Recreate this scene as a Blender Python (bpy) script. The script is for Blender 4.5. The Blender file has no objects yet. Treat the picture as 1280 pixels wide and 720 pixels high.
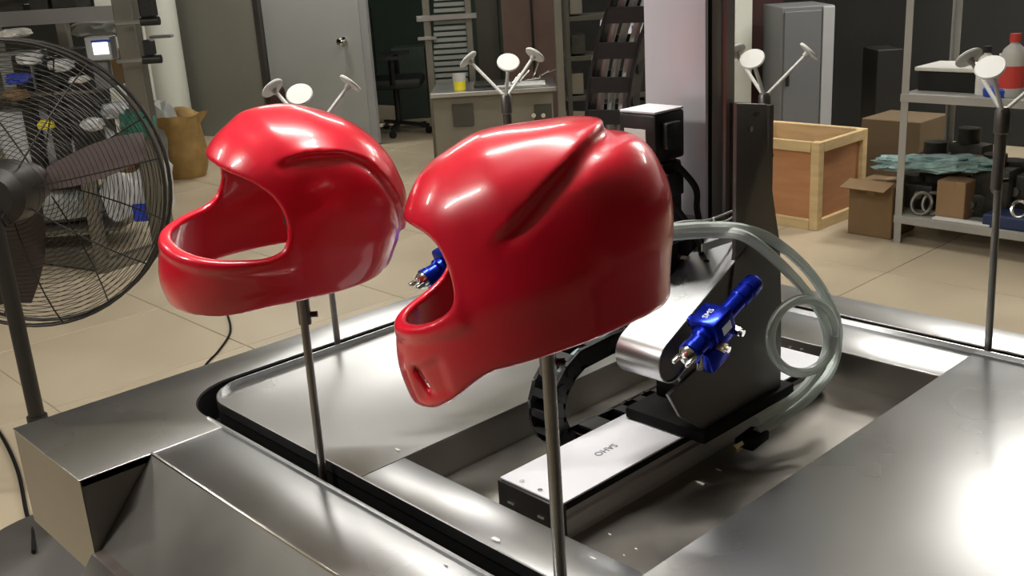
import bpy, bmesh, math, random
import numpy as np
from mathutils import Vector, Matrix, noise

random.seed(7)
scene = bpy.context.scene
col = scene.collection
PI = math.pi

# ------------------------------------------------------------------ camera
F_PX = 1300.0
CP, CR, CY = [math.radians(a) for a in (17.857, -3.531, -47.446)]
CAM = np.array([0.0, 0.0, 1.5])
FW = np.array([math.sin(CY)*math.cos(CP), math.cos(CY)*math.cos(CP), -math.sin(CP)])
_rt = np.array([math.cos(CY), -math.sin(CY), 0.0]); _up = np.cross(_rt, FW)
RT = math.cos(CR)*_rt + math.sin(CR)*_up
UP = -math.sin(CR)*_rt + math.cos(CR)*_up
cam = bpy.data.cameras.new('camera'); cam.sensor_width = 36.0; cam.lens = F_PX/1280*36.0
cam.clip_start = 0.05; cam.clip_end = 60
camo = bpy.data.objects.new('camera', cam); col.objects.link(camo)
M = Matrix.Identity(4)
for i in range(3):
    M[i][0], M[i][1], M[i][2], M[i][3] = RT[i], UP[i], -FW[i], CAM[i]
camo.matrix_world = M
scene.camera = camo

# ------------------------------------------------------------------ world, exposure
w = bpy.data.worlds.new('world'); scene.world = w; w.use_nodes = True
w.node_tree.nodes['Background'].inputs[0].default_value = (0.85, 0.9, 1.0, 1)
w.node_tree.nodes['Background'].inputs[1].default_value = 0.12
vs = scene.view_settings
vs.view_transform = 'Standard'; vs.look = 'None'; vs.gamma = 1.0; vs.use_curve_mapping = False
vs.exposure = 0.0
LAMP_POWER = 58.0
LAMP_COL = (1.0, 0.965, 0.91)

# ------------------------------------------------------------------ lamps on the ceiling (light only; fixtures below)
CEIL, LZ = 3.3, 2.98
LAMPS = [(-1.75, 4.9, 0.75), (-4.75, 4.0, 0.75), (-7.6, 4.6, 0.75), (-1.45, 1.0, 0.75), (-4.75, -0.9, 0.75), (-2.3, -1.5, 0.75), (-2.2, 6.3, 0.75), (-.4, 5.6, 0.75)]  # last two are added lamps that brighten the right steel panel
LAMP_W = [.62, .5, .75, 1.0, .6, 1.2, 1.0, .6]
for (lx, ly, la), lw in zip(LAMPS, LAMP_W):
    for up_ in (0, 1):
        L = bpy.data.lights.new('ceiling_tube_light', 'AREA'); L.shape = 'RECTANGLE'
        L.size = 1.15; L.size_y = 0.05; L.energy = LAMP_POWER*(.4 if up_ else 1)*lw; L.color = LAMP_COL
        lo = bpy.data.objects.new('ceiling_tube_light', L); col.objects.link(lo)
        lo.location = (lx, ly, LZ-.02 if not up_ else LZ+.05); lo.rotation_euler = (PI*up_, 0, la*(1 if not up_ else 1))

# ------------------------------------------------------------------ pixel helpers: a pixel and a real depth / plane give a place
def ray(x, y): return FW*F_PX + RT*(x-640) - UP*(y-360)
def PZ(x, y, z): d = ray(x, y); return Vector(CAM + d*(z-CAM[2])/d[2])
def PX(x, y, X): d = ray(x, y); return Vector(CAM + d*(X-CAM[0])/d[0])
def PY(x, y, Y): d = ray(x, y); return Vector(CAM + d*(Y-CAM[1])/d[1])
def PD(x, y, D): return Vector(CAM + ray(x, y)/F_PX*D)

# ------------------------------------------------------------------ materials
def mat(name, color, rough=0.5, metal=0.0, coat=0.0, trans=0.0, emit=None, estr=0.0, var=0.0, vscale=8.0, bump=0.0, bscale=60.0,
        stretch=None, rvar=0.0, alpha=1.0, spec=0.5, ior=1.45, coat_rough=0.08):
    m = bpy.data.materials.new(name); m.use_nodes = True
    nt = m.node_tree; b = nt.nodes['Principled BSDF']
    b.inputs['Base Color'].default_value = (*color, 1); b.inputs['Roughness'].default_value = rough
    b.inputs['Metallic'].default_value = metal; b.inputs['Coat Weight'].default_value = coat
    b.inputs['Coat Roughness'].default_value = coat_rough
    b.inputs['Transmission Weight'].default_value = trans; b.inputs['IOR'].default_value = ior
    b.inputs['Alpha'].default_value = alpha; b.inputs['Specular IOR Level'].default_value = spec
    if emit: b.inputs['Emission Color'].default_value = (*emit, 1); b.inputs['Emission Strength'].default_value = estr
    if var or bump or rvar:
        tc = nt.nodes.new('ShaderNodeTexCoord'); mp = nt.nodes.new('ShaderNodeMapping')
        nt.links.new(tc.outputs['Object'], mp.inputs[0])
        if stretch: mp.inputs['Scale'].default_value = stretch
        n = nt.nodes.new('ShaderNodeTexNoise'); n.inputs['Scale'].default_value = vscale; n.inputs['Detail'].default_value = 4
        nt.links.new(mp.outputs[0], n.inputs['Vector'])
        if var:
            mx = nt.nodes.new('ShaderNodeMix'); mx.data_type = 'RGBA'
            c1 = tuple(min(1, c*(1+var)) for c in color); c0 = tuple(c*(1-var) for c in color)
            mx.inputs[6].default_value = (*c0, 1); mx.inputs[7].default_value = (*c1, 1)
            rm = nt.nodes.new('ShaderNodeMapRange'); rm.inputs[1].default_value = .3; rm.inputs[2].default_value = .7
            nt.links.new(n.outputs[0], rm.inputs[0]); nt.links.new(rm.outputs[0], mx.inputs[0])
            nt.links.new(mx.outputs[2], b.inputs['Base Color'])
        if rvar:
            rr = nt.nodes.new('ShaderNodeMapRange'); rr.inputs[1].default_value = .3; rr.inputs[2].default_value = .7
            rr.inputs[3].default_value = max(.02, rough-rvar); rr.inputs[4].default_value = rough+rvar
            nt.links.new(n.outputs[0], rr.inputs[0]); nt.links.new(rr.outputs[0], b.inputs['Roughness'])
        if bump:
            n2 = nt.nodes.new('ShaderNodeTexNoise'); n2.inputs['Scale'].default_value = bscale; n2.inputs['Detail'].default_value = 3
            nt.links.new(mp.outputs[0], n2.inputs['Vector'])
            bp = nt.nodes.new('ShaderNodeBump'); bp.inputs['Strength'].default_value = bump; bp.inputs['Distance'].default_value = .01
            nt.links.new(n2.outputs[0], bp.inputs['Height']); nt.links.new(bp.outputs[0], b.inputs['Normal'])
    return m

MT = {}
MT['steel'] = mat('brushed_stainless', (.575, .582, .59), .29, 1.0, var=.05, vscale=3, rvar=.03, bump=.008, bscale=3)
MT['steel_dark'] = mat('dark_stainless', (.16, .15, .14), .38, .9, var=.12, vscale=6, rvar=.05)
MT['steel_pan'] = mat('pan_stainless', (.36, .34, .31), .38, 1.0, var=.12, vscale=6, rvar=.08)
MT['steel_shade'] = mat('dimmed_stainless', (.25, .24, .22), .36, 1.0, var=.08, vscale=4, rvar=.05)  # table stainless darkened to paint the dim reflections of box side and front panel
MT['chrome'] = mat('chrome', (.75, .74, .72), .12, 1.0)
MT['brass'] = mat('brass', (.75, .6, .35), .2, 1.0)
MT['rod'] = mat('rod_steel', (.30, .29, .27), .35, .9, var=.1, vscale=30)
MT['black'] = mat('black_plastic', (.012, .012, .012), .42)
MT['rubber'] = mat('black_rubber', (.006, .006, .006), .7, spec=.15)
MT['blackmetal'] = mat('black_metal', (.02, .018, .016), .45, .3)
MT['red'] = mat('red_paint', (.70, .008, .030), .30, 0, coat=.8, coat_rough=.07, spec=.5)
MT['white_cover'] = mat('white_cover', (.58, .585, .62), .45, 0, var=.04, vscale=4)
MT['alu'] = mat('anodised_aluminium', (.60, .59, .64), .35, .15, var=.03, vscale=3)
MT['profile'] = mat('profile_aluminium', (.42, .41, .40), .4, .6)
MT['blue'] = mat('blue_anodised', (.006, .022, .42), .22, .75)
MT['white'] = mat('white_plastic', (.72, .72, .68), .45)
MT['pad'] = mat('white_pad', (.46, .46, .43), .55)
MT['hose'] = mat('clear_hose', (.74, .82, .78), .22, 0, trans=.4, ior=1.25)
MT['ink'] = mat('grey_ink', (.12, .13, .16), .6)
MT['whiteink'] = mat('white_ink', (.8, .85, .95), .5)
MT['tile'] = mat('cream_tile', (.44, .37, .265), .33, 0, var=.06, vscale=2.2, rvar=.06)
MT['grout'] = mat('grout', (.33, .275, .19), .8)
MT['wallpale'] = mat('pale_wall_paint', (.50, .50, .47), .75, var=.04, vscale=1.5)
MT['wallgrey'] = mat('grey_wall_paint', (.20, .20, .165), .75, var=.05, vscale=1.5)
MT['wallwhite'] = mat('white_wall_paint', (.55, .56, .50), .7, var=.04, vscale=2)
MT['walldark'] = mat('wall_gloom', (.014, .014, .012), .8, var=.2, vscale=2)  # near black: gloom at the back of the room put into the colour
MT['ceil'] = mat('ceiling_paint', (.50, .50, .47), .9)
MT['door'] = mat('door_paint', (.34, .355, .345), .45, var=.03, vscale=2)
MT['doorred'] = mat('brown_red_door', (.035, .012, .011), .5)
MT['pine'] = mat('pine_wood', (.62, .46, .24), .55, var=.12, vscale=6, stretch=(1, 1, 6), bump=.05)
MT['ply'] = mat('plywood', (.46, .22, .10), .6, var=.12, vscale=4, stretch=(1, 1, 5))
MT['card'] = mat('cardboard', (.20, .125, .06), .8, var=.08, vscale=5)
MT['carddim'] = mat('dimmed_cardboard', (.11, .075, .04), .85, var=.1, vscale=4)  # cardboard darkened to paint the gloom behind the shelf
MT['card2'] = mat('cardboard_pale', (.30, .19, .10), .8, var=.08, vscale=5)
MT['sack'] = mat('woven_sack', (.30, .185, .06), .7, var=.25, vscale=10, bump=.3, bscale=14)
MT['bag'] = mat('plastic_bag', (.50, .51, .52), .22, 0, var=.15, vscale=9, bump=.9, bscale=11)
MT['baggrey'] = mat('grey_plastic_sheet', (.26, .27, .25), .3, 0, var=.2, vscale=7, bump=.7, bscale=9)
MT['bluelabel'] = mat('blue_label', (.02, .05, .42), .5)
MT['teal'] = mat('teal_plastic_film', (.26, .40, .40), .25, 0, var=.35, vscale=14, bump=.8, bscale=20)
MT['rackmetal'] = mat('rack_metal', (.20, .19, .16), .4, .75, var=.1, vscale=5)
MT['shelfmetal'] = mat('shelf_metal', (.36, .355, .33), .55, .15, var=.06, vscale=6)
MT['cabgrey'] = mat('cabinet_grey', (.17, .175, .18), .45, .2)
MT['cablight'] = mat('cabinet_light_grey', (.36, .37, .38), .45, .2)
MT['louver'] = mat('louver_paint', (.20, .21, .19), .5)
MT['brown'] = mat('brown_cloth', (.10, .062, .048), .8, var=.15, vscale=5)
MT['yellow'] = mat('yellow_liquid', (.72, .60, .03), .35)
MT['redplastic'] = mat('red_print', (.55, .05, .04), .5)
MT['bluecap'] = mat('blue_plastic', (.015, .06, .42), .4)
MT['navy'] = mat('navy_plastic', (.02, .035, .10), .5)
MT['green'] = mat('dark_green_plastic', (.02, .13, .085), .5)
MT['darkstuff'] = mat('dark_oily_metal', (.035, .033, .028), .45, .5, var=.3, vscale=20)
MT['screen'] = mat('screen_glow', (.8, .8, .9), .4, emit=(.92, .92, 1.0), estr=2.2)
MT['tube'] = mat('lamp_tube', (.9, .9, .9), .4, emit=LAMP_COL, estr=9.0)
MT['paper'] = mat('paper', (.66, .66, .62), .7)
MT['fanbase'] = mat('fan_base_grey', (.10, .095, .088), .4, .4)
MT['blade'] = mat('fan_blade', (.045, .030, .028), .5)
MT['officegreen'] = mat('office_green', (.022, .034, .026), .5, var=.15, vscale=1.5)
MT['cabsteel'] = mat('cabinet_steel', (.20, .185, .145), .45, .5, var=.08, vscale=3)
MT['cabdark'] = mat('cabinet_dark', (.05, .048, .036), .5, .2)
MT['cabmid'] = mat('cabinet_mid_grey', (.14, .145, .15), .45, .2)
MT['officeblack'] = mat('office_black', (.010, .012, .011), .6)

# ------------------------------------------------------------------ object helpers
def wmat(o):
    if o is None: return Matrix.Identity(4)
    return wmat(o.parent) @ (Matrix.Translation(o.location) @ o.rotation_euler.to_matrix().to_4x4())

def tag(o, label=None, cat=None, group=None, kind=None):
    if label: o['label'] = label
    if cat: o['category'] = cat
    if group: o['group'] = group
    if kind: o['kind'] = kind
    return o

def thing(name, loc, label, cat, group=None, rz=0.0, kind=None):
    o = bpy.data.objects.new(name, None); col.objects.link(o)
    o.empty_display_size = .05
    o.location = loc; o.rotation_euler = (0, 0, rz)
    return tag(o, label, cat, group, kind)

class MB:
    """collects geometry in world space; build() links it as one mesh object"""
    def __init__(s): s.bm = bmesh.new()
    def _bevel(s, geom_verts, r, seg=2):
        es = set()
        for v in geom_verts:
            for e in v.link_edges: es.add(e)
        bmesh.ops.bevel(s.bm, geom=list(es), offset=r, segments=seg, affect='EDGES', profile=.5)
    def box(s, c, size, rot=None, bev=0.0, seg=2):
        m = Matrix.Translation(Vector(c))
        if rot is not None: m = m @ rot.to_4x4()
        m = m @ Matrix.Diagonal((size[0], size[1], size[2], 1))
        r = bmesh.ops.create_cube(s.bm, size=1.0, matrix=m)
        if bev: s._bevel(r['verts'], bev, seg)
        return s
    def bb(s, x0, x1, y0, y1, z0, z1, bev=0.0, seg=2):
        return s.box(((x0+x1)/2, (y0+y1)/2, (z0+z1)/2), (abs(x1-x0), abs(y1-y0), abs(z1-z0)), None, bev, seg)
    def cyl(s, p0, p1, r0, r1=None, n=20, caps=True):
        p0, p1 = Vector(p0), Vector(p1); d = p1-p0
        r1 = r0 if r1 is None else r1
        q = d.to_track_quat('Z', 'Y').to_matrix().to_4x4()
        m = Matrix.Translation((p0+p1)/2) @ q
        bmesh.ops.create_cone(s.bm, cap_ends=caps, cap_tris=False, segments=n, radius1=max(r0, 1e-5), radius2=max(r1, 1e-5), depth=d.length, matrix=m)
        return s
    def bar(s, p0, p1, wx, wy, up=(0, 0, 1)):
        p0, p1 = Vector(p0), Vector(p1); d = (p1-p0); L = d.length; d.normalize()
        u = Vector(up)
        if abs(d.dot(u)) > .98: u = Vector((1, 0, 0))
        a = d.cross(u).normalized(); b = a.cross(d)
        R = Matrix((a, b, d)).transposed()
        return s.box((p0+p1)/2, (wx, wy, L), R)
    def tube(s, pts, r, n=8, closed=False, caps=True):
        pts = [Vector(p) for p in pts]; N = len(pts); rings = []
        t0 = (pts[1]-pts[0]).normalized()
        a = t0.orthogonal().normalized()
        for i, p in enumerate(pts):
            if closed: t = (pts[(i+1) % N]-pts[i-1]).normalized()
            else: t = (pts[min(i+1, N-1)]-pts[max(i-1, 0)]).normalized()
            a = (a - t*a.dot(t))
            a = a.normalized() if a.length > 1e-6 else t.orthogonal().normalized()
            b = t.cross(a)
            rr = r[i] if isinstance(r, (list, tuple)) else r
            rings.append([s.bm.verts.new(p + (a*math.cos(2*PI*k/n)+b*math.sin(2*PI*k/n))*rr) for k in range(n)])
        for i in range(N if closed else N-1):
            A, B = rings[i], rings[(i+1) % N]
            for k in range(n): s.bm.faces.new((A[k], A[(k+1) % n], B[(k+1) % n], B[k]))
        if caps and not closed:
            s.bm.faces.new(list(reversed(rings[0]))); s.bm.faces.new(rings[-1])
        return s
    def prism(s, loop, axis, a, b, bev=0.0):
        """loop of 2-d points extruded from a to b along axis (0: loop is y,z ; 1: loop is x,z ; 2: loop is x,y)"""
        def P(p, t):
            return [(t, p[0], p[1]), (p[0], t, p[1]), (p[0], p[1], t)][axis]
        va = [s.bm.verts.new(P(p, a)) for p in loop]; vb = [s.bm.verts.new(P(p, b)) for p in loop]
        n = len(loop)
        s.bm.faces.new(va); s.bm.faces.new(list(reversed(vb)))
        for i in range(n): s.bm.faces.new((va[i], vb[i], vb[(i+1) % n], va[(i+1) % n]))
        if bev:
            fv = set(va) | set(vb)
            es = [e for e in s.bm.edges if e.verts[0] in fv and e.verts[1] in fv and ((e.verts[0] in va) == (e.verts[1] in va))]
            bmesh.ops.bevel(s.bm, geom=es, offset=bev, segments=2, affect='EDGES', profile=.5)
        return s
    def lathe(s, prof, c, axis=(0, 0, 1), n=24):
        ax = Vector(axis).normalized(); a = ax.orthogonal().normalized(); b = ax.cross(a); c = Vector(c)
        rings = []
        for (r, h) in prof:
            if r < 1e-5: rings.append([s.bm.verts.new(c+ax*h)])
            else: rings.append([s.bm.verts.new(c+ax*h+(a*math.cos(2*PI*k/n)+b*math.sin(2*PI*k/n))*r) for k in range(n)])
        for i in range(len(rings)-1):
            A, B = rings[i], rings[i+1]
            for k in range(n):
                k2 = (k+1) % n
                if len(A) == 1 and len(B) == 1: continue
                if len(A) == 1: s.bm.faces.new((A[0], B[k2], B[k]))
                elif len(B) == 1: s.bm.faces.new((A[k], A[k2], B[0]))
                else: s.bm.faces.new((A[k], A[k2], B[k2], B[k]))
        return s
    def ball(s, c, r, sub=2, scale=(1, 1, 1)):
        bmesh.ops.create_icosphere(s.bm, subdivisions=sub, radius=r, matrix=Matrix.Translation(Vector(c)) @ Matrix.Diagonal((*scale, 1)))
        return s
    def lump(s, c, size, seed=0, amp=.18, freq=2.0, sub=3, power=.75, rot=None):
        tmp = bmesh.new(); bmesh.ops.create_icosphere(tmp, subdivisions=sub, radius=1)
        mp = {}
        for v in tmp.verts:
            p = v.co.copy()
            q = Vector([math.copysign(abs(k)**power, k) for k in p])
            nz = noise.noise(p*freq+Vector((seed*3.1, seed*1.7, seed))) + .5*noise.noise(p*freq*2.3+Vector((seed, 9+seed, 2)))
            q *= 1+amp*nz
            q = Vector((q.x*size[0]/2, q.y*size[1]/2, q.z*size[2]/2))
            if rot is not None: q = rot @ q
            mp[v] = s.bm.verts.new(q+Vector(c))
        for f in tmp.faces: s.bm.faces.new([mp[v] for v in f.verts])
        tmp.free(); return s
    def build(s, name, m, parent=None, smooth=True, angle=35):
        bmesh.ops.recalc_face_normals(s.bm, faces=s.bm.faces)
        if smooth:
            for f in s.bm.faces: f.smooth = True
            ca = math.radians(angle)
            for e in s.bm.edges:
                if len(e.link_faces) == 2 and e.calc_face_angle(0) > ca: e.smooth = False
        me = bpy.data.meshes.new(name); s.bm.to_mesh(me); s.bm.free()
        if parent is not None: me.transform(wmat(parent).inverted())
        return link(name, me, m, parent)

def link(name, me, m, parent=None):
    if m is not None:
        me.materials.clear(); me.materials.append(MT[m] if isinstance(m, str) else m)
    o = bpy.data.objects.new(name, me); col.objects.link(o)
    o.parent = parent
    return o

def recentre(o, p):
    """put a top-level mesh's origin at p"""
    o.data.transform(Matrix.Translation(-Vector(p))); o.location = p; return o

def single(name, mb, m, label, cat, group=None, kind=None):
    o = mb.build(name, m)
    vs_ = [v.co for v in o.data.vertices]
    lo = Vector((min(v.x for v in vs_), min(v.y for v in vs_), min(v.z for v in vs_)))
    hi = Vector((max(v.x for v in vs_), max(v.y for v in vs_), max(v.z for v in vs_)))
    recentre(o, ((lo.x+hi.x)/2, (lo.y+hi.y)/2, lo.z))
    return tag(o, label, cat, group, kind)

def struct(name, mb, m, label=None):
    o = mb.build(name, m); tag(o, label or name.replace('_', ' '), name.split('_')[0], None, 'structure'); return o

def spline(pts, n=8, closed=False):
    pts = [Vector(p) for p in pts]; N = len(pts); out = []
    for i in range(N if closed else N-1):
        if closed: p0, p1, p2, p3 = pts[i-1], pts[i], pts[(i+1) % N], pts[(i+2) % N]
        else: p0, p1, p2, p3 = pts[max(i-1, 0)], pts[i], pts[i+1], pts[min(i+2, N-1)]
        for k in range(n):
            t = k/n
            out.append(.5*((2*p1)+(p2-p0)*t+(2*p0-5*p1+4*p2-p3)*t*t+(3*p1-p0-3*p2+p3)*t**3))
    if not closed: out.append(pts[-1])
    return out

def copy_tree(o, parent=None):
    c = o.copy(); col.objects.link(c); c.parent = parent
    for ch in list(o.children):
        copy_tree(ch, c)
    return c

def text_mesh(txt, size, depth=.0004):
    cu = bpy.data.curves.new('txt', 'FONT'); cu.body = txt; cu.size = size; cu.extrude = depth
    cu.align_x = 'CENTER'; cu.align_y = 'CENTER'
    ob = bpy.data.objects.new('txt', cu); col.objects.link(ob)
    bpy.context.view_layer.update()
    me = bpy.data.meshes.new_from_object(ob)
    bpy.data.objects.remove(ob); bpy.data.curves.remove(cu)
    return me

#==SETTING==
# ------------------------------------------------------------------ the setting
fl = struct('floor', MB().bb(-13.5, 6, -5, 12, -.06, -.004), 'grout', 'cream tiled workshop floor')
TS = 0.8
tm = MB().box((0, 0, -.002), (TS-.005, TS-.005, .012), None, .002, 1)
t0 = tm.build('tile', 'tile', fl); t0.location = (-2.18-TS/2, 4.34-TS/2, -.004)
tiles = []
for i in range(-13, 8):
    for j in range(-7, 6):
        x, y = -2.18+(i+.5)*TS, 4.34+(j+.5)*TS
        v = np.array([x, y, 0])-CAM; dz = v@FW
        if dz < .5: continue
        u_, v_ = 640+F_PX*(v@RT)/dz, 360-F_PX*(v@UP)/dz
        if -500 < u_ < 1800 and -80 < v_ < 1100: tiles.append((x, y))
first = True
for (x, y) in tiles:
    if first: t0.location = (x, y, -.004); first = False; continue
    c = t0.copy(); col.objects.link(c); c.parent = fl; c.location = (x, y, -.004)

struct('ceiling', MB().bb(-13.5, 6, -5, 12, CEIL, CEIL+.1), 'ceil', 'plain workshop ceiling')
struct('wall_right', MB().bb(6, 6.1, -5, 12, 0, CEIL), 'cabdark', 'grey workshop wall')
struct('wall_front', MB().bb(-13.5, 6, -5.1, -5, 0, CEIL), 'cabdark', 'grey workshop wall')
struct('wall_left', MB().bb(-13.6, -13.5, -5, 12, 0, CEIL), 'wallgrey', 'grey workshop wall')
struct('wall_back', MB().bb(-13.5, 6, 12, 12.1, 0, CEIL), 'walldark', 'dark far wall behind the stores')
struct('wall_stores', MB().bb(-5.4, 6, 7.6, 7.7, 0, CEIL), 'wallpale', 'wall behind the crate and shelf')
struct('trim_4', MB().bb(-5.4, 6, 7.5, 7.6, 0, 1.5), 'walldark', 'added dark sheet for the gloom behind the crate and shelf')  # added sheet, its colour paints the gloom low on the stores wall

def vslab(mb, a, b, z0, z1, th):
    a, b = Vector((a[0], a[1], 0)), Vector((b[0], b[1], 0)); d = (b-a); L = d.length
    ang = math.atan2(d.y, d.x)
    return mb.box(((a+b)/2 + Vector((0, 0, (z0+z1)/2))), (L, th, z1-z0), Matrix.Rotation(ang, 3, 'Z'))

WA, WB = PZ(205, 166, 0), PZ(343, 172, 0)
struct('wall_partition', vslab(MB(), WA, WB, 0, CEIL, .12), 'wallgrey', 'plain grey partition wall left of the door')
# white corner pillar left of the partition
pc = PZ(222, 176, 0)
struct('trim_1', MB().lathe([(0, 0), (.17, 0), (.17, CEIL), (0, CEIL)], (pc.x, pc.y, 0), n=20), 'wallwhite', 'white round corner pillar beside the grey wall')
pw0, pw1 = PZ(150, 185, 0), PZ(214, 178, 0)
struct('wall_white', vslab(MB(), pw0, pw1, 0, CEIL, .1), 'wallwhite', 'white wall panel behind the steel rack')
# partition to the right of the doorway, glass-fronted dark room
d0, d1 = PZ(349, 172, 0), PZ(468, 180, 0)
dd = (d1-d0).normalized(); dn = Vector((-dd.y, dd.x, 0))
# door jamb between wall and door
struct('trim_2', vslab(MB(), WB, d0, 0, 2.25, .16), 'steel_dark', 'dark door frame at the hinge side')
door = thing('door_1', (d0+d1)/2, 'pale grey door leaf with round knob', 'door', kind='structure')
vslab(MB(), d0+dd*.01, d1-dd*.01, .012, 2.1, .045).build('door_leaf', 'door', door)
vslab(MB(), d1-dd*.012, d1+dd*.07, .012, 2.1, .03).build('edge_strip', 'cablight', door)
kn = PD(441, 50, (np.array(d1)-CAM)@FW - .1)
kb = d1 - dd*.20; kb = Vector((kb.x, kb.y, kn.z))
nrm = -dn if (dn.dot(Vector((CAM[0], CAM[1], 0))-d0) < 0) else dn
MB().lathe([(0, 0), (.035, 0), (.035, .008), (.012, .012), (.012, .035), (.03, .045), (.034, .06), (.026, .075), (0, .08)], kb+nrm*.022, nrm, 20).build('knob', 'chrome', door)
#==END SETTING==

#==MACHINE==
# ------------------------------------------------------------------ stainless painting table with its oval track slot
TZ = 0.85
XL, XB, YF0, YF1, YB = -1.61, -1.353, .42, .525, 1.70
GO = dict(x0=-1.522, y0=.640, y1=1.612)          # outer edge of the slot
GI = dict(x0=-1.490, y0=.674, y1=1.578)          # inner edge of the slot
XE = .35                                         # right end of the table
RO, RI = .105, .075
mt = thing('painting_table', (-.6, 1.05, 0), 'brushed stainless steel painting machine table with a black oval track slot', 'machine')

def arc(cx, cy, r, a0, a1, n=10):
    return [(cx+r*math.cos(math.radians(a0+(a1-a0)*k/n)), cy+r*math.sin(math.radians(a0+(a1-a0)*k/n))) for k in range(n+1)]
def left_end(g, r):
    """rounded left end of a slot edge, from the front straight to the back straight"""
    return arc(g['x0']+r, g['y0']+r, r, 270, 180) + arc(g['x0']+r, g['y1']-r, r, 180, 90)
TH = .0025
le = left_end(GO, RO)
MB().prism([(XL, YF0), (XB, YF0), (XB, GO['y0'])] + le + [(XB, GO['y1']), (XB, YB), (XL, YB)], 2, TZ-TH, TZ, .0008).build('side_plate', 'steel', mt)
MB().prism([(XB+.0012, YF1), (XE, YF1), (XE, GO['y0']), (XB+.0012, GO['y0'])], 2, TZ-TH, TZ-.0004, .0006).build('front_plate', 'steel', mt)
MB().prism([(XB+.0012, GO['y1']), (XE, GO['y1']), (XE, YB), (XB+.0012, YB)], 2, TZ-TH, TZ-.0004, .0006).build('back_plate', 'steel', mt)
# overhanging box under the left strip
bx = MB()
bx.bb(XL+.001, XB-.001, YF0+.001, YF0+.003, .690, TZ-TH)
bx.bb(XL+.001, XL+.003, YF0+.003, YB-.001, .690, TZ-TH)
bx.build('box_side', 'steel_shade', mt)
MB().bb(XB-.003, XB-.001, YF0+.003, YF1+.1, .66, TZ-.012).build('box_end', 'steel_pan', mt)
MB().bb(XL+.003, XB-.003, YF0+.003, YB-.003, .690, .693).build('box_bottom', 'steel_pan', mt)
# sloping front panel with folded top edge
sl = MB()
n_ = Vector((0, -.76, .65))
yb, zb = YF1-.36, TZ-.42
v = [(XB, YF1, TZ-.001), (XE, YF1, TZ-.001), (XE, yb, zb), (XB, yb, zb)]
bmv = [sl.bm.verts.new(p) for p in v]; bm2 = [sl.bm.verts.new(Vector(p)-n_*.003) for p in v]
sl.bm.faces.new(bmv); sl.bm.faces.new(list(reversed(bm2)))
for i in range(4): sl.bm.faces.new((bmv[i], bm2[i], bm2[(i+1) % 4], bmv[(i+1) % 4]))
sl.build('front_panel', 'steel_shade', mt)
MB().cyl((XB, YF1, TZ), (XE, YF1, TZ), .0024, n=12).build('folded_edge', 'chrome', mt)
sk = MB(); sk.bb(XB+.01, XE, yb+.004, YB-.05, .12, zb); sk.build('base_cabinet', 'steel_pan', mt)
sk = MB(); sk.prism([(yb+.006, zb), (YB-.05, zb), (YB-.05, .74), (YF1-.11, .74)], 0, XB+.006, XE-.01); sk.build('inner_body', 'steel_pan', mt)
for fx in (XB+.08, XE-.08):
    for fy in (yb+.08, YB-.12):
        MB().cyl((fx, fy, 0), (fx, fy, .02), .045, n=16).cyl((fx, fy, .02), (fx, fy, .12), .014, n=12).build('foot', 'blackmetal', mt)

def band(lo, li, z0, z1):
    """flat strip between two open edge lines of equal length, with thickness"""
    m = MB(); n = len(lo)
    A = [m.bm.verts.new((*p, z1)) for p in lo]; B = [m.bm.verts.new((*p, z1)) for p in li]
    C = [m.bm.verts.new((*p, z0)) for p in lo]; D = [m.bm.verts.new((*p, z0)) for p in li]
    for i in range(n-1):
        m.bm.faces.new((A[i], A[i+1], B[i+1], B[i])); m.bm.faces.new((C[i], D[i], D[i+1], C[i+1]))
        m.bm.faces.new((A[i], C[i], C[i+1], A[i+1])); m.bm.faces.new((B[i], B[i+1], D[i+1], D[i]))
    m.bm.faces.new((A[0], B[0], D[0], C[0])); m.bm.faces.new((A[-1], C[-1], D[-1], B[-1]))
    return m
def edge_line(g, r, off):
    """slot edge line moved by off (positive: outwards)"""
    gg = dict(x0=g['x0']-off, y0=g['y0']-off, y1=g['y1']+off); rr = r+off
    return [(XE, gg['y0'])] + left_end(gg, rr) + [(XE, gg['y1'])]
band(edge_line(GO, RO, .014), edge_line(GI, RI, -.012), TZ-.062, TZ-.058).build('slot_floor', 'rubber', mt)
band(edge_line(GO, RO, .0), edge_line(GO, RO, -.0025), TZ-.058, TZ-TH).build('slot_wall', 'rubber', mt)
band(edge_line(GI, RI, .0), edge_line(GI, RI, .002), TZ-.058, TZ-.010).build('slot_wall', 'rubber', mt)
# raised lips along the slot
band(edge_line(GO, RO, .0035)[:1]+[(-1.40, GO['y0']-.0035)], edge_line(GO, RO, .001)[:1]+[(-1.40, GO['y0']-.001)], TZ-.004, TZ+.003).build('slot_lip', 'steel', mt)
band(edge_line(GI, RI, .002), edge_line(GI, RI, -.0005), TZ-.012, TZ+.006).build('slot_lip', 'steel', mt)
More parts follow.
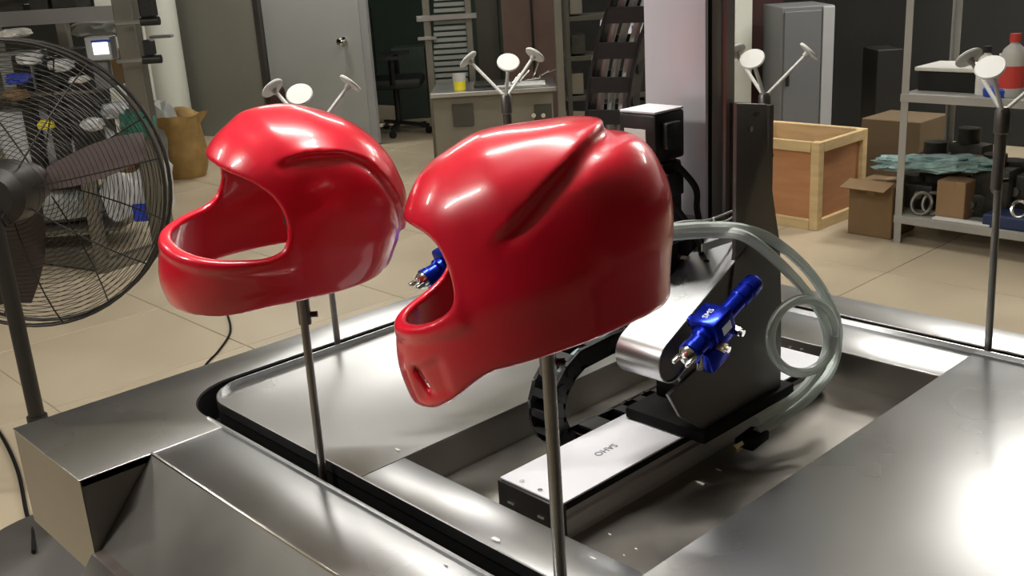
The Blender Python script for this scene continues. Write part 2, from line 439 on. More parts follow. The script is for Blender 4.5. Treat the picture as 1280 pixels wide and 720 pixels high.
# inner plates round the sunken pan
RX0, RX1, RY0, RY1 = -1.064, -.638, .756, 1.46
PZT = TZ-.002
li = left_end(GI, RI)
MB().prism(li + [(RX0-.0006, GI['y1']), (RX0-.0006, GI['y0'])], 2, PZT-TH, PZT, .0008).build('inner_plate', 'steel', mt)
MB().prism([(RX0+.0006, GI['y0']), (RX1, GI['y0']), (RX1, RY0), (RX0+.0006, RY0)], 2, PZT-TH, PZT-.0004, .0006).build('inner_plate', 'steel', mt)
MB().prism([(RX0+.0006, RY1), (RX1-.0006, RY1), (RX1-.0006, GI['y1']), (RX0+.0006, GI['y1'])], 2, PZT-TH, PZT-.0004, .0006).build('inner_plate', 'steel', mt)
MB().prism([(RX1+.0002, GI['y0']), (XE, GI['y0']), (XE, GI['y1']), (RX1+.0002, GI['y1'])], 2, PZT-TH, PZT+.0006, .0008).build('inner_plate', 'steel', mt)
PF = .790
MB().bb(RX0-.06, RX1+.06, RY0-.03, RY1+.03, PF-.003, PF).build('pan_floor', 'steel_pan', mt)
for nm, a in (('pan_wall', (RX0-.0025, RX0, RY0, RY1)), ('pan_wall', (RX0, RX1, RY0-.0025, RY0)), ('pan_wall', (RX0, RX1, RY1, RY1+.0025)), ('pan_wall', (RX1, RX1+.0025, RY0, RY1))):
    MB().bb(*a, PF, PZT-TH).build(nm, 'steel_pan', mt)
# rivets and screws
rv = MB().lathe([(.0034, 0), (.0032, .0012), (.002, .002), (0, .0022)], (0, 0, 0), n=10).build('rivet', 'chrome', mt)
rpx = [(91, 513), (91, 581), (262, 532), (270, 539), (250, 486), (242, 557), (412, 438), (385, 468), (549, 477), (448, 590), (1083, 389), (1232, 630), (1212, 441), (1195, 443), (170, 640), (157, 643)]
for k, q in enumerate(rpx[:14]):
    o = rv if k == 0 else rv.copy()
    if k: col.objects.link(o); o.parent = mt
    p = PZ(*q, TZ); o.location = p-mt.location
# paint flakes lying about on the plates and in the pan
for k, (q, z, s_) in enumerate((((497, 562), TZ, .007), ((876, 604), PF, .011), ((898, 587), PF, .005), ((762, 668), PF, .005), ((742, 698), TZ, .006), ((619, 674), TZ, .010), ((795, 686), PF, .003), ((780, 694), PF, .003), ((558, 706), TZ, .004))):
    p = PZ(*q, z+.0006)
    fm = MB(); r_ = random.Random(k)
    loop = [(p.x+math.cos(a)*s_*(.5+.5*r_.random()), p.y+math.sin(a)*s_*.35*(.5+.5*r_.random())) for a in [i*PI/3 for i in range(6)]]
    fm.prism(loop, 2, z+.0002, z+.0012)
    single('paint_flake', fm, 'white', ['pale paint flake on the left inner plate', 'largest pale paint flake in the sunken pan', 'small pale flake beyond the largest flake in the pan', 'pale flake on the pan floor near the front edge', 'pale flake on the front plate beside the pan corner', 'long thin pale flake on the front plate', 'tiny pale speck in the pan near its front corner', 'tiny pale speck nearest the pan front edge', 'small flake on the outer front plate'][k], 'paint flake', 'paint flakes on the table')

# ------------------------------------------------------------------ horizontal linear module in the pan
hm = thing('linear_module', (-.863, 1.10, PF), 'long white covered linear slide module lying in the sunken pan', 'linear module')
HX0, HX1, HY0, HY1 = -.918, -.808, .797, 1.418
HZ = TZ
MB().prism([(HX0+.006, PF), (HX1-.006, PF), (HX1-.006, PF+.012), (HX1, PF+.014), (HX1, PF+.033), (HX1-.004, PF+.036), (HX1-.004, HZ-.012), (HX0+.004, HZ-.012), (HX0+.004, PF+.036), (HX0, PF+.033), (HX0, PF+.014), (HX0+.006, PF+.012)], 1, HY0+.012, HY1-.012).build('rail_profile', 'profile', hm)
MB().bb(HX0+.001, HX1-.001, HY0+.012, HY1-.012, HZ-.013, HZ-.003).build('side_gap_strip', 'rubber', hm)
hcov = MB().bb(HX0, HX1, HY0+.004, HY1-.004, HZ-.003, HZ, .001).build('cover_plate', 'white_cover', hm)
MB().bb(HX0-.002, HX1+.002, HY0, HY0+.012, PF+.004, HZ-.0035, .002).build('end_plate', 'blackmetal', hm)
MB().bb(HX0-.002, HX1+.002, HY1-.012, HY1, PF+.004, HZ-.0035, .002).build('end_plate', 'blackmetal', hm)
for (q) in ((652, 602), (675, 613), (988, 434), (1002, 437)):
    p = PZ(*q, HZ); MB().cyl((p.x, p.y, HZ-.001), (p.x, p.y, HZ+.0012), .0034, n=12).build('screw', 'chrome', hcov)
for xx in (-.895, -.840):
    MB().bb(xx-.006, xx+.006, HY0-.001, HY0+.002, PF+.030, PF+.033).build('bolt_slot', 'chrome', hm)
me = text_mesh('SAHO', .0155, .0002)
p = PZ(766, 566, HZ)
me.transform(Matrix.Translation(Vector((-.863, p.y, HZ+.0003))-hm.location) @ Matrix.Rotation(-PI/2, 4, 'Z'))
link('lettering', me, 'ink', hcov)

# ------------------------------------------------------------------ carriage, side plate and tilted spray arm
AX0, AX1 = -.848, -.776
sa = thing('paint_robot_arm', (-.82, 1.13, HZ), 'stainless spray arm with rounded end and tall dark side plate', 'spray arm')
MB().bb(-.908, -.768, 1.04, 1.262, HZ+.001, HZ+.018, .003).build('saddle', 'rubber', sa)
MB().bb(-.900, -.852, 1.10, 1.25, HZ+.018, HZ+.045, .003).build('saddle_block', 'rubber', sa)
pl = [(1.121, 1.300), (1.188, 1.290), (1.193, 1.236), (1.203, 1.180), (1.216, 1.130), (1.228, 1.090), (1.234, 1.00), (1.238, HZ+.010), (1.060, HZ+.010), (1.000, .905), (.975, .945), (1.10, .98), (1.121, 1.10)]
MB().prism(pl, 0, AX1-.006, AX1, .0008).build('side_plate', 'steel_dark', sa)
MB().bb(-.848, AX1-.006, 1.205, 1.215, HZ+.018, 1.285).build('back_plate', 'steel_dark', sa)
for (yy, zz) in ((1.150, 1.275), (1.165, 1.292)):
    MB().cyl((AX1-.001, yy, zz-.012), (AX1+.003, yy, zz-.012), .004, n=10).build('screw', 'chrome', sa)
# arm: sheet-metal channel, rounded nose, side faces given darker steel to paint in their shade
ce = Vector((.985, .990)); rr = .030
top = Vector((1.180, 1.088)); dirv = (top-ce).normalized(); nv = Vector((-dirv.y, dirv.x))
if nv.y < 0: nv = -nv
tl = Vector((1.172, 1.090))
a0 = math.atan2(nv.y, nv.x)
nose = [(ce.x+rr*math.cos(a0+t), ce.y+rr*math.sin(a0+t)) for t in [PI*k/16 for k in range(17)]]
far_t = ce+nv*rr + dirv*((tl-ce).dot(dirv)); far_b = ce-nv*rr+dirv*.14
armloop = [tuple(far_t)]+nose+[tuple(far_b), (1.17, .985)]
def channel(m, loop, x0, x1, th):
    """open sheet following the loop (not closed between last and first)"""
    c = Vector((sum(p[0] for p in loop)/len(loop), sum(p[1] for p in loop)/len(loop)))
    inner = []
    n = len(loop)
    for i, p in enumerate(loop):
        a = Vector(loop[max(i-1, 0)]); b = Vector(loop[min(i+1, n-1)]); t = (b-a).normalized(); nn = Vector((-t.y, t.x))
        if nn.dot(c-Vector(p)) < 0: nn = -nn
        inner.append(tuple(Vector(p)+nn*th))
    m.prism(list(loop)+inner[::-1], 0, x0, x1)
    return m
channel(MB(), [tuple(far_t)]+nose+[tuple(far_b)], AX0, AX1, .002).build('arm_cover', 'steel', sa)
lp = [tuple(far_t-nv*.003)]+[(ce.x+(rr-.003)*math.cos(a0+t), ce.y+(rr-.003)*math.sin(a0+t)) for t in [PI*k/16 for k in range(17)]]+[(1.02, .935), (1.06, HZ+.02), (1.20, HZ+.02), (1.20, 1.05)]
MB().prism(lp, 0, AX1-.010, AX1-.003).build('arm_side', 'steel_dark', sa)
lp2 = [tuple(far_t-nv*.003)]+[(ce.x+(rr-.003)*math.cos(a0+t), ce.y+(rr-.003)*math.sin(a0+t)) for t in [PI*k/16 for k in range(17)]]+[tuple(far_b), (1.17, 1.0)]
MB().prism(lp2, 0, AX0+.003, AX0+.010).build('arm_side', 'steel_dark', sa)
hp = ce+nv*(rr+.0004)+dirv*.155
MB().cyl((-.815, hp.x, hp.y-.001), (-.815, hp.x, hp.y+.0006), .004, n=12).build('bolt_hole', 'rubber', sa)

# ------------------------------------------------------------------ upright linear module
um = thing('upright_linear_module', (-.898, 1.182, HZ+.045), 'tall pale grey upright linear module column with dark side profile', 'linear module')
UX0, UX1, UY0, UY1 = -.950, -.846, 1.150, 1.216
UB, UT = HZ+.045, 2.05
MB().bb(UX0, UX1, UY0, UY0+.006, UB, UT, .001).build('cover_plate', 'alu', um)
MB().bb(UX0+.002, UX1-.0015, UY0+.006, UY0+.016, UB, UT).build('side_gap_strip', 'rubber', um)
MB().prism([(UX0+.003, UY0+.016), (UX1-.001, UY0+.016), (UX1, UY0+.020), (UX1, UY0+.034), (UX1-.004, UY0+.036), (UX1-.004, UY0+.044), (UX1, UY0+.046), (UX1, UY1), (UX0, UY1)], 2, UB, UT).build('rail_profile', 'profile', um)
MB().bb(UX0-.002, UX1+.002, UY0-.002, UY1+.002, UT, UT+.014, .002).build('end_plate', 'blackmetal', um)
MB().bb(UX0-.004, UX1-.004, UY0-.030, UY0-.001, 1.02, 1.135, .003).build('carriage', 'blackmetal', um)

# ------------------------------------------------------------------ servo motor hung on the carriage
sm = thing('servo_motor', (-.865, 1.085, 1.06), 'black square servo motor with silver top standing before the grey column', 'motor')
mx0, mx1, my0, my1 = -.914, -.852, 1.050, 1.112
enc = MB().bb(mx0, mx1, my0, my1, 1.226, 1.290, .004).build('encoder_cover', 'black', sm)
MB().bb(mx0+.001, mx1-.001, my0+.001, my1-.001, 1.2902, 1.2935, .001).build('top_cap', 'white_cover', enc)
MB().bb(mx0+.002, mx1-.002, my0+.002, my1-.002, 1.125, 1.224, .006).build('motor_body', 'black', sm)
MB().bb(mx0, mx1, my0, my1, 1.108, 1.125, .003).build('flange', 'black', sm)
MB().bb(mx0+.006, mx1-.006, my0+.006, my1-.006, 1.05, 1.108, .003).build('gearbox', 'blackmetal', sm)
MB().bb(mx0+.010, mx1-.016, my0-.0008, my0+.001, 1.250, 1.270).build('rating_label', 'card2', enc).data.materials[0] = MT['paper']
MB().bb(mx1, mx1+.010, my0+.012, my0+.042, 1.244, 1.278, .002).build('connector', 'black', sm)
MB().bb(mx1-.001, mx1+.012, my0+.010, my0+.044, 1.180, 1.212, .002).build('connector', 'black', sm)
MB().bb(mx1-.02, mx1+.004, my0-.001, my0+.010, 1.2215, 1.2250).build('clip', 'chrome', sm)
single('motor_cable', MB().tube(spline([(mx1+.008, my0+.028, 1.225), (-.825, 1.098, 1.19), (-.835, 1.115, 1.155), (-.842, 1.132, 1.12), (-.84, 1.13, 1.06)]), .0045, 8), 'rubber', 'thick black cable from the motor top connector past the grey column', 'cable', 'motor cables')
single('motor_cable', MB().tube(spline([(mx1+.008, my0+.028, 1.166), (-.82, 1.085, 1.135), (-.826, 1.105, 1.115), (-.832, 1.12, 1.092), (-.835, 1.125, 1.05)]), .004, 8), 'rubber', 'black cable from the lower motor connector sagging to the column', 'cable', 'motor cables')
#==END MACHINE==

#==HELMETS==
# ------------------------------------------------------------------ helmets: implicit surface polygonised on a grid (centimetres)
def nspline(xs, ys):
    xs = np.array(xs, float); ys = np.array(ys, float); n = len(xs)
    # monotone cubic (PCHIP)
    h = np.diff(xs); dl = np.diff(ys)/h; m = np.zeros(n)
    for i in range(1, n-1):
        if dl[i-1]*dl[i] > 0:
            w1, w2 = 2*h[i]+h[i-1], h[i]+2*h[i-1]
            m[i] = (w1+w2)/(w1/dl[i-1]+w2/dl[i])
    m[0], m[-1] = dl[0], dl[-1]
    def f(x):
        x = np.clip(x, xs[0], xs[-1]); i = np.clip(np.searchsorted(xs, x, side='right')-1, 0, n-2)
        t = (x-xs[i])/h[i]; t2, t3 = t*t, t*t*t
        return ys[i]*(2*t3-3*t2+1)+h[i]*m[i]*(t3-2*t2+t)+ys[i+1]*(3*t2-2*t3)+h[i]*m[i+1]*(t3-t2)
    return f

def poly_sdf(px_, pz_, poly):
    P = np.array(poly, float); n = len(P); d = np.full(px_.shape, 1e9); s = np.ones(px_.shape)
    for i in range(n):
        j = i-1; ex, ez = P[j][0]-P[i][0], P[j][1]-P[i][1]
        wx, wz = px_-P[i][0], pz_-P[i][1]
        t = np.clip((wx*ex+wz*ez)/(ex*ex+ez*ez), 0, 1)
        bx_, bz_ = wx-ex*t, wz-ez*t
        d = np.minimum(d, bx_*bx_+bz_*bz_)
        c1 = pz_ >= P[i][1]; c2 = pz_ < P[j][1]; c3 = ex*wz > ez*wx
        s = np.where((c1 & c2 & c3) | (~c1 & ~c2 & ~c3), -s, s)
    return s*np.sqrt(d)

def line_height(x, z, pts):
    """signed height of (x,z) above a polyline z(x) (points in any x order)"""
    p = sorted(pts); f = nspline([a for a, b in p], [b for a, b in p])
    return z-f(x)

def sstep(a, b, x):
    t = np.clip((x-a)/(b-a), 0, 1); return t*t*(3-2*t)

def blur(f, n=1):
    for _ in range(n):
        for ax in range(3):
            g = f.copy()
            sl0 = [slice(None)]*3; sl1 = [slice(None)]*3; slc = [slice(None)]*3
            sl0[ax] = slice(0, -2); sl1[ax] = slice(2, None); slc[ax] = slice(1, -1)
            g[tuple(slc)] = .25*f[tuple(sl0)]+.5*f[tuple(slc)]+.25*f[tuple(sl1)]
            f = g
    return f

def surface_nets(f, org, h):
    s = f < 0; nx, ny, nz = f.shape
    cnt = np.zeros((nx-1, ny-1, nz-1)); acc = np.zeros((nx-1, ny-1, nz-1, 3))
    corners = [(i, j, k) for i in (0, 1) for j in (0, 1) for k in (0, 1)]
    def cs(a, c): return a[c[0]:nx-1+c[0], c[1]:ny-1+c[1], c[2]:nz-1+c[2]]
    for c in corners:
        for ax in range(3):
            if c[ax]: continue
            c2 = list(c); c2[ax] = 1
            fa, fb = cs(f, c), cs(f, c2); cr = (fa < 0) != (fb < 0)
            t = np.where(cr, fa/np.where(cr, fa-fb, 1), 0)
            p = np.array(c, float)
            for a in range(3):
                acc[..., a] += np.where(cr, p[a]+(t if a == ax else 0), 0)
            cnt += cr
    act = cnt > 0
    idx = np.full(act.shape, -1); ids = np.argwhere(act); idx[act] = np.arange(len(ids))
    V_ = (ids+acc[act]/cnt[act][:, None])*h+np.array(org)
    quads = []
    for ax in range(3):
        sl_a = [slice(None)]*3; sl_b = [slice(None)]*3
        sl_a[ax] = slice(0, -1); sl_b[ax] = slice(1, None)
        sa_, sb_ = s[tuple(sl_a)], s[tuple(sl_b)]
        e = np.argwhere(sa_ != sb_); o = [a for a in range(3) if a != ax]
        ok = np.all([(e[:, a] > 0) & (e[:, a] < f.shape[a]-1) for a in o], axis=0); e = e[ok]
        fl_ = sa_[tuple(e.T)]
        def I(da, db):
            q = e.copy(); q[:, o[0]] += da; q[:, o[1]] += db; return idx[tuple(q.T)]
        q = np.stack([I(-1, -1), I(0, -1), I(0, 0), I(-1, 0)], 1)
        flip = fl_ if ax != 1 else ~fl_
        q[~flip] = q[~flip][:, ::-1]
        quads.append(q)
    return V_, np.concatenate(quads)

def helmet_mesh(name, prof, port, ridges, cut, extra, h=.24, thick=.55, nexp=2.25, nose=.15):
    """prof rows: z, x front, x back, half width"""
    lo = np.array([-16.5, -14.2, -14.8]); hi = np.array([21.0, 14.2, 15.2])
    X, Y, Z = np.meshgrid(*[np.arange(lo[a], hi[a], h) for a in range(3)], indexing='ij')
    prof = sorted(prof); ztop = prof[-1][0]
    zz_ = [r[0] for r in prof]; xc_ = [r[2]+(r[1]-r[2])*.44 for r in prof]
    rf_ = [r[3]/(r[1]-c) for r, c in zip(prof, xc_)]; rb_ = [r[3]/(c-r[2]) for r, c in zip(prof, xc_)]
    q_ = [r[3]**2 for r in prof]
    q_[-1] = 0; rf_[-1] = rf_[-2]; rb_[-1] = rb_[-2]; xc_[-1] = prof[-1][1]
    fq, fc, ff, fbk = nspline(zz_, q_), nspline(zz_, xc_), nspline(zz_, rf_), nspline(zz_, rb_)
    qs = (q_[-1]-q_[-2])/(zz_[-1]-zz_[-2])*1.15
    def body(X, Y, Z):
        zz = Z[0, 0, :]
        q = fq(zz)+np.maximum(zz-ztop, 0)*qs
        dx = X-fc(zz)
        ne = nexp-nose*sstep(0, -6, zz)*sstep(-2, 4, dx)
        ratio = np.where(dx > 0, ff(zz)+0*X, fbk(zz)+0*X)
        H = (np.abs(dx)*ratio)**ne+np.abs(Y)**ne
        H = np.maximum(H, 1e-9)**(2/ne)-q
        gx, gy, gz = np.gradient(H, abs(X[1, 0, 0]-X[0, 0, 0]))
        return H/np.maximum(np.sqrt(gx*gx+gy*gy+gz*gz), 4.0)
    F0 = blur(body(X, Y, Z), 6)
    k = 12.5/(12.5-thick)
    Fi = blur(body(X*k, Y*k, Z*k), 6)
    disp = ridges(X, Y, Z)
    out = F0-disp
    f = np.maximum(out, -Fi)
    P2 = poly_sdf(X[:, 0, :], Z[:, 0, :], [tuple(p)[:2] for p in [(v.x, v.y) for v in spline([(a, b, 0) for a, b in port], 5, True)]])
    f = np.maximum(f, -P2[:, None, :])
    f = np.maximum(f, cut(X, Y, Z))
    f = extra(f, X, Y, Z, F0)
    f = blur(f, 1)
    V_, Q = surface_nets(f, lo, h)
    E_ = np.concatenate([Q[:, [0, 1]], Q[:, [1, 2]], Q[:, [2, 3]], Q[:, [3, 0]]])
    E_ = np.concatenate([E_, E_[:, ::-1]]); deg = np.bincount(E_[:, 0], minlength=len(V_)).astype(float)
    for lam in (.6, -.5)*6+(.5,):
        S_ = np.stack([np.bincount(E_[:, 0], V_[E_[:, 1], a], minlength=len(V_)) for a in range(3)], 1)/deg[:, None]
        V_ = V_+lam*(S_-V_)
    me = bpy.data.meshes.new(name)
    me.from_pydata((V_/100).tolist(), [], Q.tolist()); me.update()
    me.polygons.foreach_set('use_smooth', [True]*len(me.polygons))
    return me

def gauss(d, w_): return np.exp(-(d/w_)**2)

def hframe(psi, pitch, roll):
    left = -np.array([math.cos(CY), -math.sin(CY), 0]); tow = -np.array([math.sin(CY), math.cos(CY), 0])
    f = math.cos(psi)*left+math.sin(psi)*tow
    Yv = np.cross([0, 0, 1], f); Zv = np.array([0, 0, 1.])
    X2 = math.cos(pitch)*f-math.sin(pitch)*Zv; Z2 = math.sin(pitch)*f+math.cos(pitch)*Zv
    Y3 = math.cos(roll)*Yv-math.sin(roll)*Z2; Z3 = math.sin(roll)*Yv+math.cos(roll)*Z2
    m = Matrix.Identity(4)
    for i in range(3): m[i][0], m[i][1], m[i][2] = X2[i], Y3[i], Z3[i]
    return m

def place_helmet(name, me, centre, psi, pitch, roll, label):
    o = link(name, me, 'red')
    m = hframe(math.radians(psi), math.radians(pitch), math.radians(roll)); m.translation = centre
    o.matrix_world = m
    return tag(o, label, 'helmet', 'freshly painted helmets')

# ---- left helmet
KL = .98
prof_l = [(13.0, 1.3, 1.0, .3), (12.5, 5.2, -1.6, 3.9), (11.9, 7.0, -3.4, 5.6), (10.5, 9.2, -6.5, 7.9), (8.2, 11.0, -9.4, 9.9), (5.3, 12.4, -11.5, 11.0), (2.4, 14.2, -12.8, 11.4),
          (-.5, 16.8, -13.3, 11.4), (-3.2, 18.2, -13.0, 11.1), (-5.9, 18.6, -12.1, 10.8), (-8.9, 18.0, -10.2, 10.3), (-10.8, 17.0, -8.0, 9.7), (-13.0, 15.0, -5.5, 8.8), (-15, 13, -3, 8.0)]
prof_l = [tuple(a*KL for a in r) for r in prof_l]
port_l = [(14, 7.9), (10.8, 7.7), (8.4, 6.8), (6.8, 4.8), (6.3, 2.0), (7.0, -.2), (8.8, -1.1), (11.5, -1.3), (15.0, -1.3), (18.5, -.9), (25, 0), (25, 6)]
def ridges_l(X, Y, Z):
    hgt = line_height(X, Z, [(7.5, 8.6), (5.5, 9.3), (2.6, 9.9), (-.9, 9.6), (-4.3, 8.2), (-6.5, 5.9), (-8.4, 3.2), (-9.7, .3), (-10.8, -3)])
    fade = sstep(7.0, 4.5, X)
    t = .42*sstep(-.15, .25, hgt)*fade
    t -= .30*gauss(hgt+.5, .5)*sstep(6.6, 4.0, X)
    # scoop brow on top
    t += .35*gauss(hgt-.5, .5)*sstep(5.0, 3.0, X)*sstep(-3.5, -.5, X)
    # lip below the eye port and crease along the chin bar
    lz = line_height(X, Z, [(4, -2.6), (8, -2.9), (12, -2.9), (15, -2.7), (18.5, -2.2)])
    t += .34*sstep(-.2, .2, lz)*sstep(5, 7, X)*sstep(3, 0, Z)
    cz = line_height(X, Z, [(6, -5.4), (10, -5.6), (13, -6.4), (19, -6.8)])
    t += .20*sstep(.25, -.25, cz)*sstep(5, 8, X)*sstep(14, 10, X)
    # lower rear diffuser crease
    rz = Z-(-8.0-.75*(X+6.5))
    t -= .30*gauss(rz, .45)*sstep(-3, -5, X)*sstep(-11.5, -9.5, X)
    return t
def cut_l(X, Y, Z): return (-8.0-1.1*sstep(8, 15, X)+.06*Y)-Z
def extra_l(f, X, Y, Z, F0):
    slot = np.maximum(np.maximum(np.abs(Z+5.05+.12*(X+1))-.13, np.abs(X+.6)-.95), 2-Y)
    return f
HL = place_helmet('motorcycle_helmet', helmet_mesh('motorcycle_helmet', prof_l, port_l, ridges_l, cut_l, extra_l, thick=.85), PD(376, 261, 1.31), 35, 0, 9.5,
                  'glossy red open-visor helmet on the left stand, nearest the black fan')
# ---- right helmet
KR = 1.0
prof_r = [(10.5, 2.5, 2.2, .3), (10.1, 6.0, -1.4, 3.9), (9.5, 7.8, -4.6, 6.1), (8.3, 9.4, -8.2, 8.2), (6.4, 11.0, -11.4, 10.2), (4.0, 12.0, -12.6, 11.3), (1.0, 12.8, -13.0, 11.7),
          (-2.0, 14.4, -12.5, 11.7), (-5.0, 15.8, -11.4, 11.3), (-7.5, 16.4, -10.6, 11.0), (-10.0, 16.4, -10.0, 10.6), (-12.0, 16.2, -9.6, 10.2), (-15, 15.5, -9.2, 9.6)]
prof_r = [tuple(a*KR for a in r) for r in prof_r]
port_r = [(15, 6.2), (11.5, 5.6), (9.6, 4.4), (8.8, 2.6), (8.8, -.2), (9.6, -2.0), (12.0, -3.0), (16.0, -3.3), (25, -3.3), (25, 5)]
def ridges_r(X, Y, Z):
    hgt = line_height(X, Z, [(-13, 8.0), (-9.7, 8.3), (-6.1, 7.8), (-2.7, 6.4), (.1, 5.0), (3, 3.5), (5.2, 2.4), (7, 1.6)])
    fade = sstep(6.0, 2.0, X)
    t = .5*sstep(-.35, .35, hgt)*fade
    t -= .38*gauss(hgt+.95, .75)*sstep(5.0, 1.5, X)
    t += .45*sstep(-1.0, 1.2, Z-1.5+.10*X)*sstep(-4, -10, X)*sstep(9, 5, Z)*0
    lz = line_height(X, Z, [(6, -3.2), (9, -4.0), (12.5, -4.3), (17.5, -4.2)])
    t += .25*sstep(-.2, .2, lz)*sstep(8, 9.5, X)*sstep(2, -.5, Z)
    # recessed chin vent
    cv = np.maximum(np.abs(X-13.5)-1.6, np.abs(Z+8.2+.3*(X-13.5))-1.7)
    t -= .3*sstep(.3, -.5, cv)
    # raised side blister
    t += .16*gauss((X+4.5)*.55-(Z+.8)*.4, .8)*gauss((X+4.5)*.4+(Z+.8)*.55, 1.4)
    return t
def cut_r(X, Y, Z): return (-8.3-2.8*sstep(7.5, 14.5, X)-.35*sstep(-5, -9, X))-Z
def extra_r(f, X, Y, Z, F0):
    slot = np.maximum(np.maximum(np.abs(X-14.2-.25*(Z+8))-.18, np.abs(Z+8.2)-1.3), 1-Y)
    f = np.maximum(f, -slot)
    # trailing edge of the crown spoiler
    sp = np.maximum(-(X+10.6), 6.9-Z)
    return f
HR = place_helmet('motorcycle_helmet', helmet_mesh('motorcycle_helmet', prof_r, port_r, ridges_r, cut_r, extra_r, thick=.95), PD(672, 295, .98), 6, 14, -6,
                  'larger glossy red helmet tilted chin down before the grey column')
#==END HELMETS==

#==STANDS==
# ------------------------------------------------------------------ helmet stands riding in the slot
TX, TYF, TYB = -1.507, .657, 1.595
def make_stand(loc, label, ang, lean=(0, 0), top=1.228, spread=.075, rise=.075, rr=.0056, sl=.115):
    st = thing('helmet_stand', (loc[0], loc[1], TZ-.057), label, 'stand', 'helmet stands riding in the slot')
    b = Vector((loc[0], loc[1], TZ-.057)); t = Vector((loc[0]+lean[0], loc[1]+lean[1], top))
    MB().cyl(b, t, rr, n=16).build('rod', 'rod', st)
    MB().cyl(b, b+Vector((0, 0, .03)), .012, n=16).build('foot_collar', 'blackmetal', st)
    slv = MB().lathe([(0, -sl), (.0085, -sl), (.0085, -.03), (.011, -.028), (.011, .004), (.007, .010), (0, .010)], t, (0, 0, 1), 16).build('clamp_sleeve', 'steel_dark', st)
    MB().cyl(t+Vector((.005, .006, -sl+.012)), t+Vector((.011, .013, -sl+.012)), .004, n=10).build('set_screw', 'blackmetal', slv)
    for k in range(3):
        a = ang+k*2*PI/3
        e = t+HH*(math.cos(a)*spread)-FF*(math.sin(a)*spread)+Vector((0, 0, rise)); d = (e-t).normalized()
        pg = MB().cyl(t+Vector((0, 0, .002)), e, .0032, n=10).build('prong', 'pad', st)
        pd_ = MB().lathe([(0, -.009), (.005, -.009), (.006, -.002), (.0205, .0005), (.0215, .003), (.020, .0048), (0, .0055)], e, d, 24).build('pad', 'pad', pg)
    return st
HH = Vector((RT[0], RT[1], 0)).normalized(); FF = Vector((FW[0], FW[1], 0)).normalized(); va = PI/2
make_stand((-1.117, TYF), 'steel rod stand carrying the left red helmet', va+.3, (-.008, .008), 1.222, .05, .06, .0056, .165)
make_stand((-.668, TYF), 'steel rod stand carrying the right red helmet, nearest the camera', va+.3, (-.015, .012), 1.215, .05, .06, .0070)
make_stand((TX, .951), 'empty three-pad stand behind the left red helmet', va)
make_stand((TX, 1.399), 'empty three-pad stand behind the right red helmet, before the steel cabinet', va-.1)
make_stand((-1.046, TYB), 'empty three-pad stand behind the dark side plate, before the wooden crate', 0.0)
make_stand((-.622, TYB), 'empty three-pad stand at the far right, before the metal shelf', .2, (-.01, 0))
#==END STANDS==

#==GUNS==
# ------------------------------------------------------------------ blue spray guns (local: +X nozzle, Z up)
def make_gun(nose_pt, back_pt, label, side=1):
    a, b = Vector(nose_pt), Vector(back_pt); f = (a-b).normalized()
    rt_ = f.cross(Vector((0, 0, 1))).normalized(); u = rt_.cross(f)
    R = Matrix((f, -rt_, u)).transposed()
    g = bpy.data.objects.new('spray_gun', None); col.objects.link(g); g.empty_display_size = .03
    g.location = a; g.rotation_euler = R.to_euler()
    tag(g, label, 'spray gun', 'blue spray guns')
    W = wmat(g)
    def T(p): return W @ Vector(p)
    def D(p): return (W.to_3x3() @ Vector(p))
    MB().lathe([(0, -.160), (.011, -.160), (.0135, -.156), (.0135, -.140), (.0115, -.138), (.0115, -.134), (.0135, -.132), (.0135, -.120), (.0118, -.118), (.0118, -.075), (0, -.075)], T((0, 0, 0)), f, 24).build('rear_cylinder', 'blue', g)
    vb_ = MB().box(T((-.062, 0, .002)), (.040, .042, .042), R, .005).build('valve_block', 'blue', g)
    MB().lathe([(0, -.046), (.016, -.046), (.0165, -.034), (.0135, -.030), (.0135, -.018), (.015, -.016), (.015, -.008), (0, -.008)], T((0, 0, 0)), f, 24).build('front_collar', 'blue', g)
    acp = MB().lathe([(0, -.009), (.0125, -.009), (.0125, -.003), (.008, .004), (.003, .006), (0, .006)], T((0, 0, 0)), f, 20).build('air_cap', 'chrome', g)
    for s_ in (-1, 1):
        MB().box(T((.006, s_*.010, 0)), (.014, .005, .006), R, .001).build('cap_horn', 'chrome', acp)
    kb_ = MB().cyl(T((-.062, -.020, .002)), T((-.062, -.034, .002)), .0085, n=16).build('side_knob', 'blue', g)
    MB().cyl(T((-.062, -.034, .002)), T((-.062, -.038, .002)), .005, n=12).build('knob_screw', 'chrome', kb_)
    MB().box(T((-.046, 0, -.030)), (.042, .026, .032), R, .003).build('mount_block', 'blue', g)
    for k, (x_, s_) in enumerate(((-.045, 1), (-.078, 1))):
        hx = MB().cyl(T((x_, s_*.016, -.012)), T((x_, s_*.026, -.014)), .0065, n=6).build('hex_fitting', 'chrome' if k else 'brass', g)
        MB().cyl(T((x_, s_*.026, -.014)), T((x_, s_*.031, -.015)), .0045, n=12).build('hose_stub', 'chrome', hx)
    MB().cyl(T((-.02, .004, -.012)), T((-.005, .012, -.02)), .0045, n=12).build('air_nipple', 'chrome', g)
    me = text_mesh('SMS', .011, .0002)
    me.transform(Matrix.Translation((-.060, 0, .0236)) @ Matrix.Rotation(PI, 4, 'Z')); link('lettering', me, 'whiteink', vb_)
    MB().box(T((-.0625, 0.0213, .004)), (.018, .0006, .012), R).build('white_label', 'whiteink', vb_)
    return g
make_gun(PX(857, 447, -.735), PX(938, 358, -.735), 'blue spray gun mounted on the dark side plate of the arm')
MB_ = MB().bar((-.776, 1.035, .985), (-.735, 1.028, .985), .016, .016); single('gun_mount', MB_, 'steel_dark', 'short dark steel stub holding the right blue spray gun', 'bracket')
g2 = PX(525, 353, -1.12); gd = Vector((.10, .92, .30)).normalized()
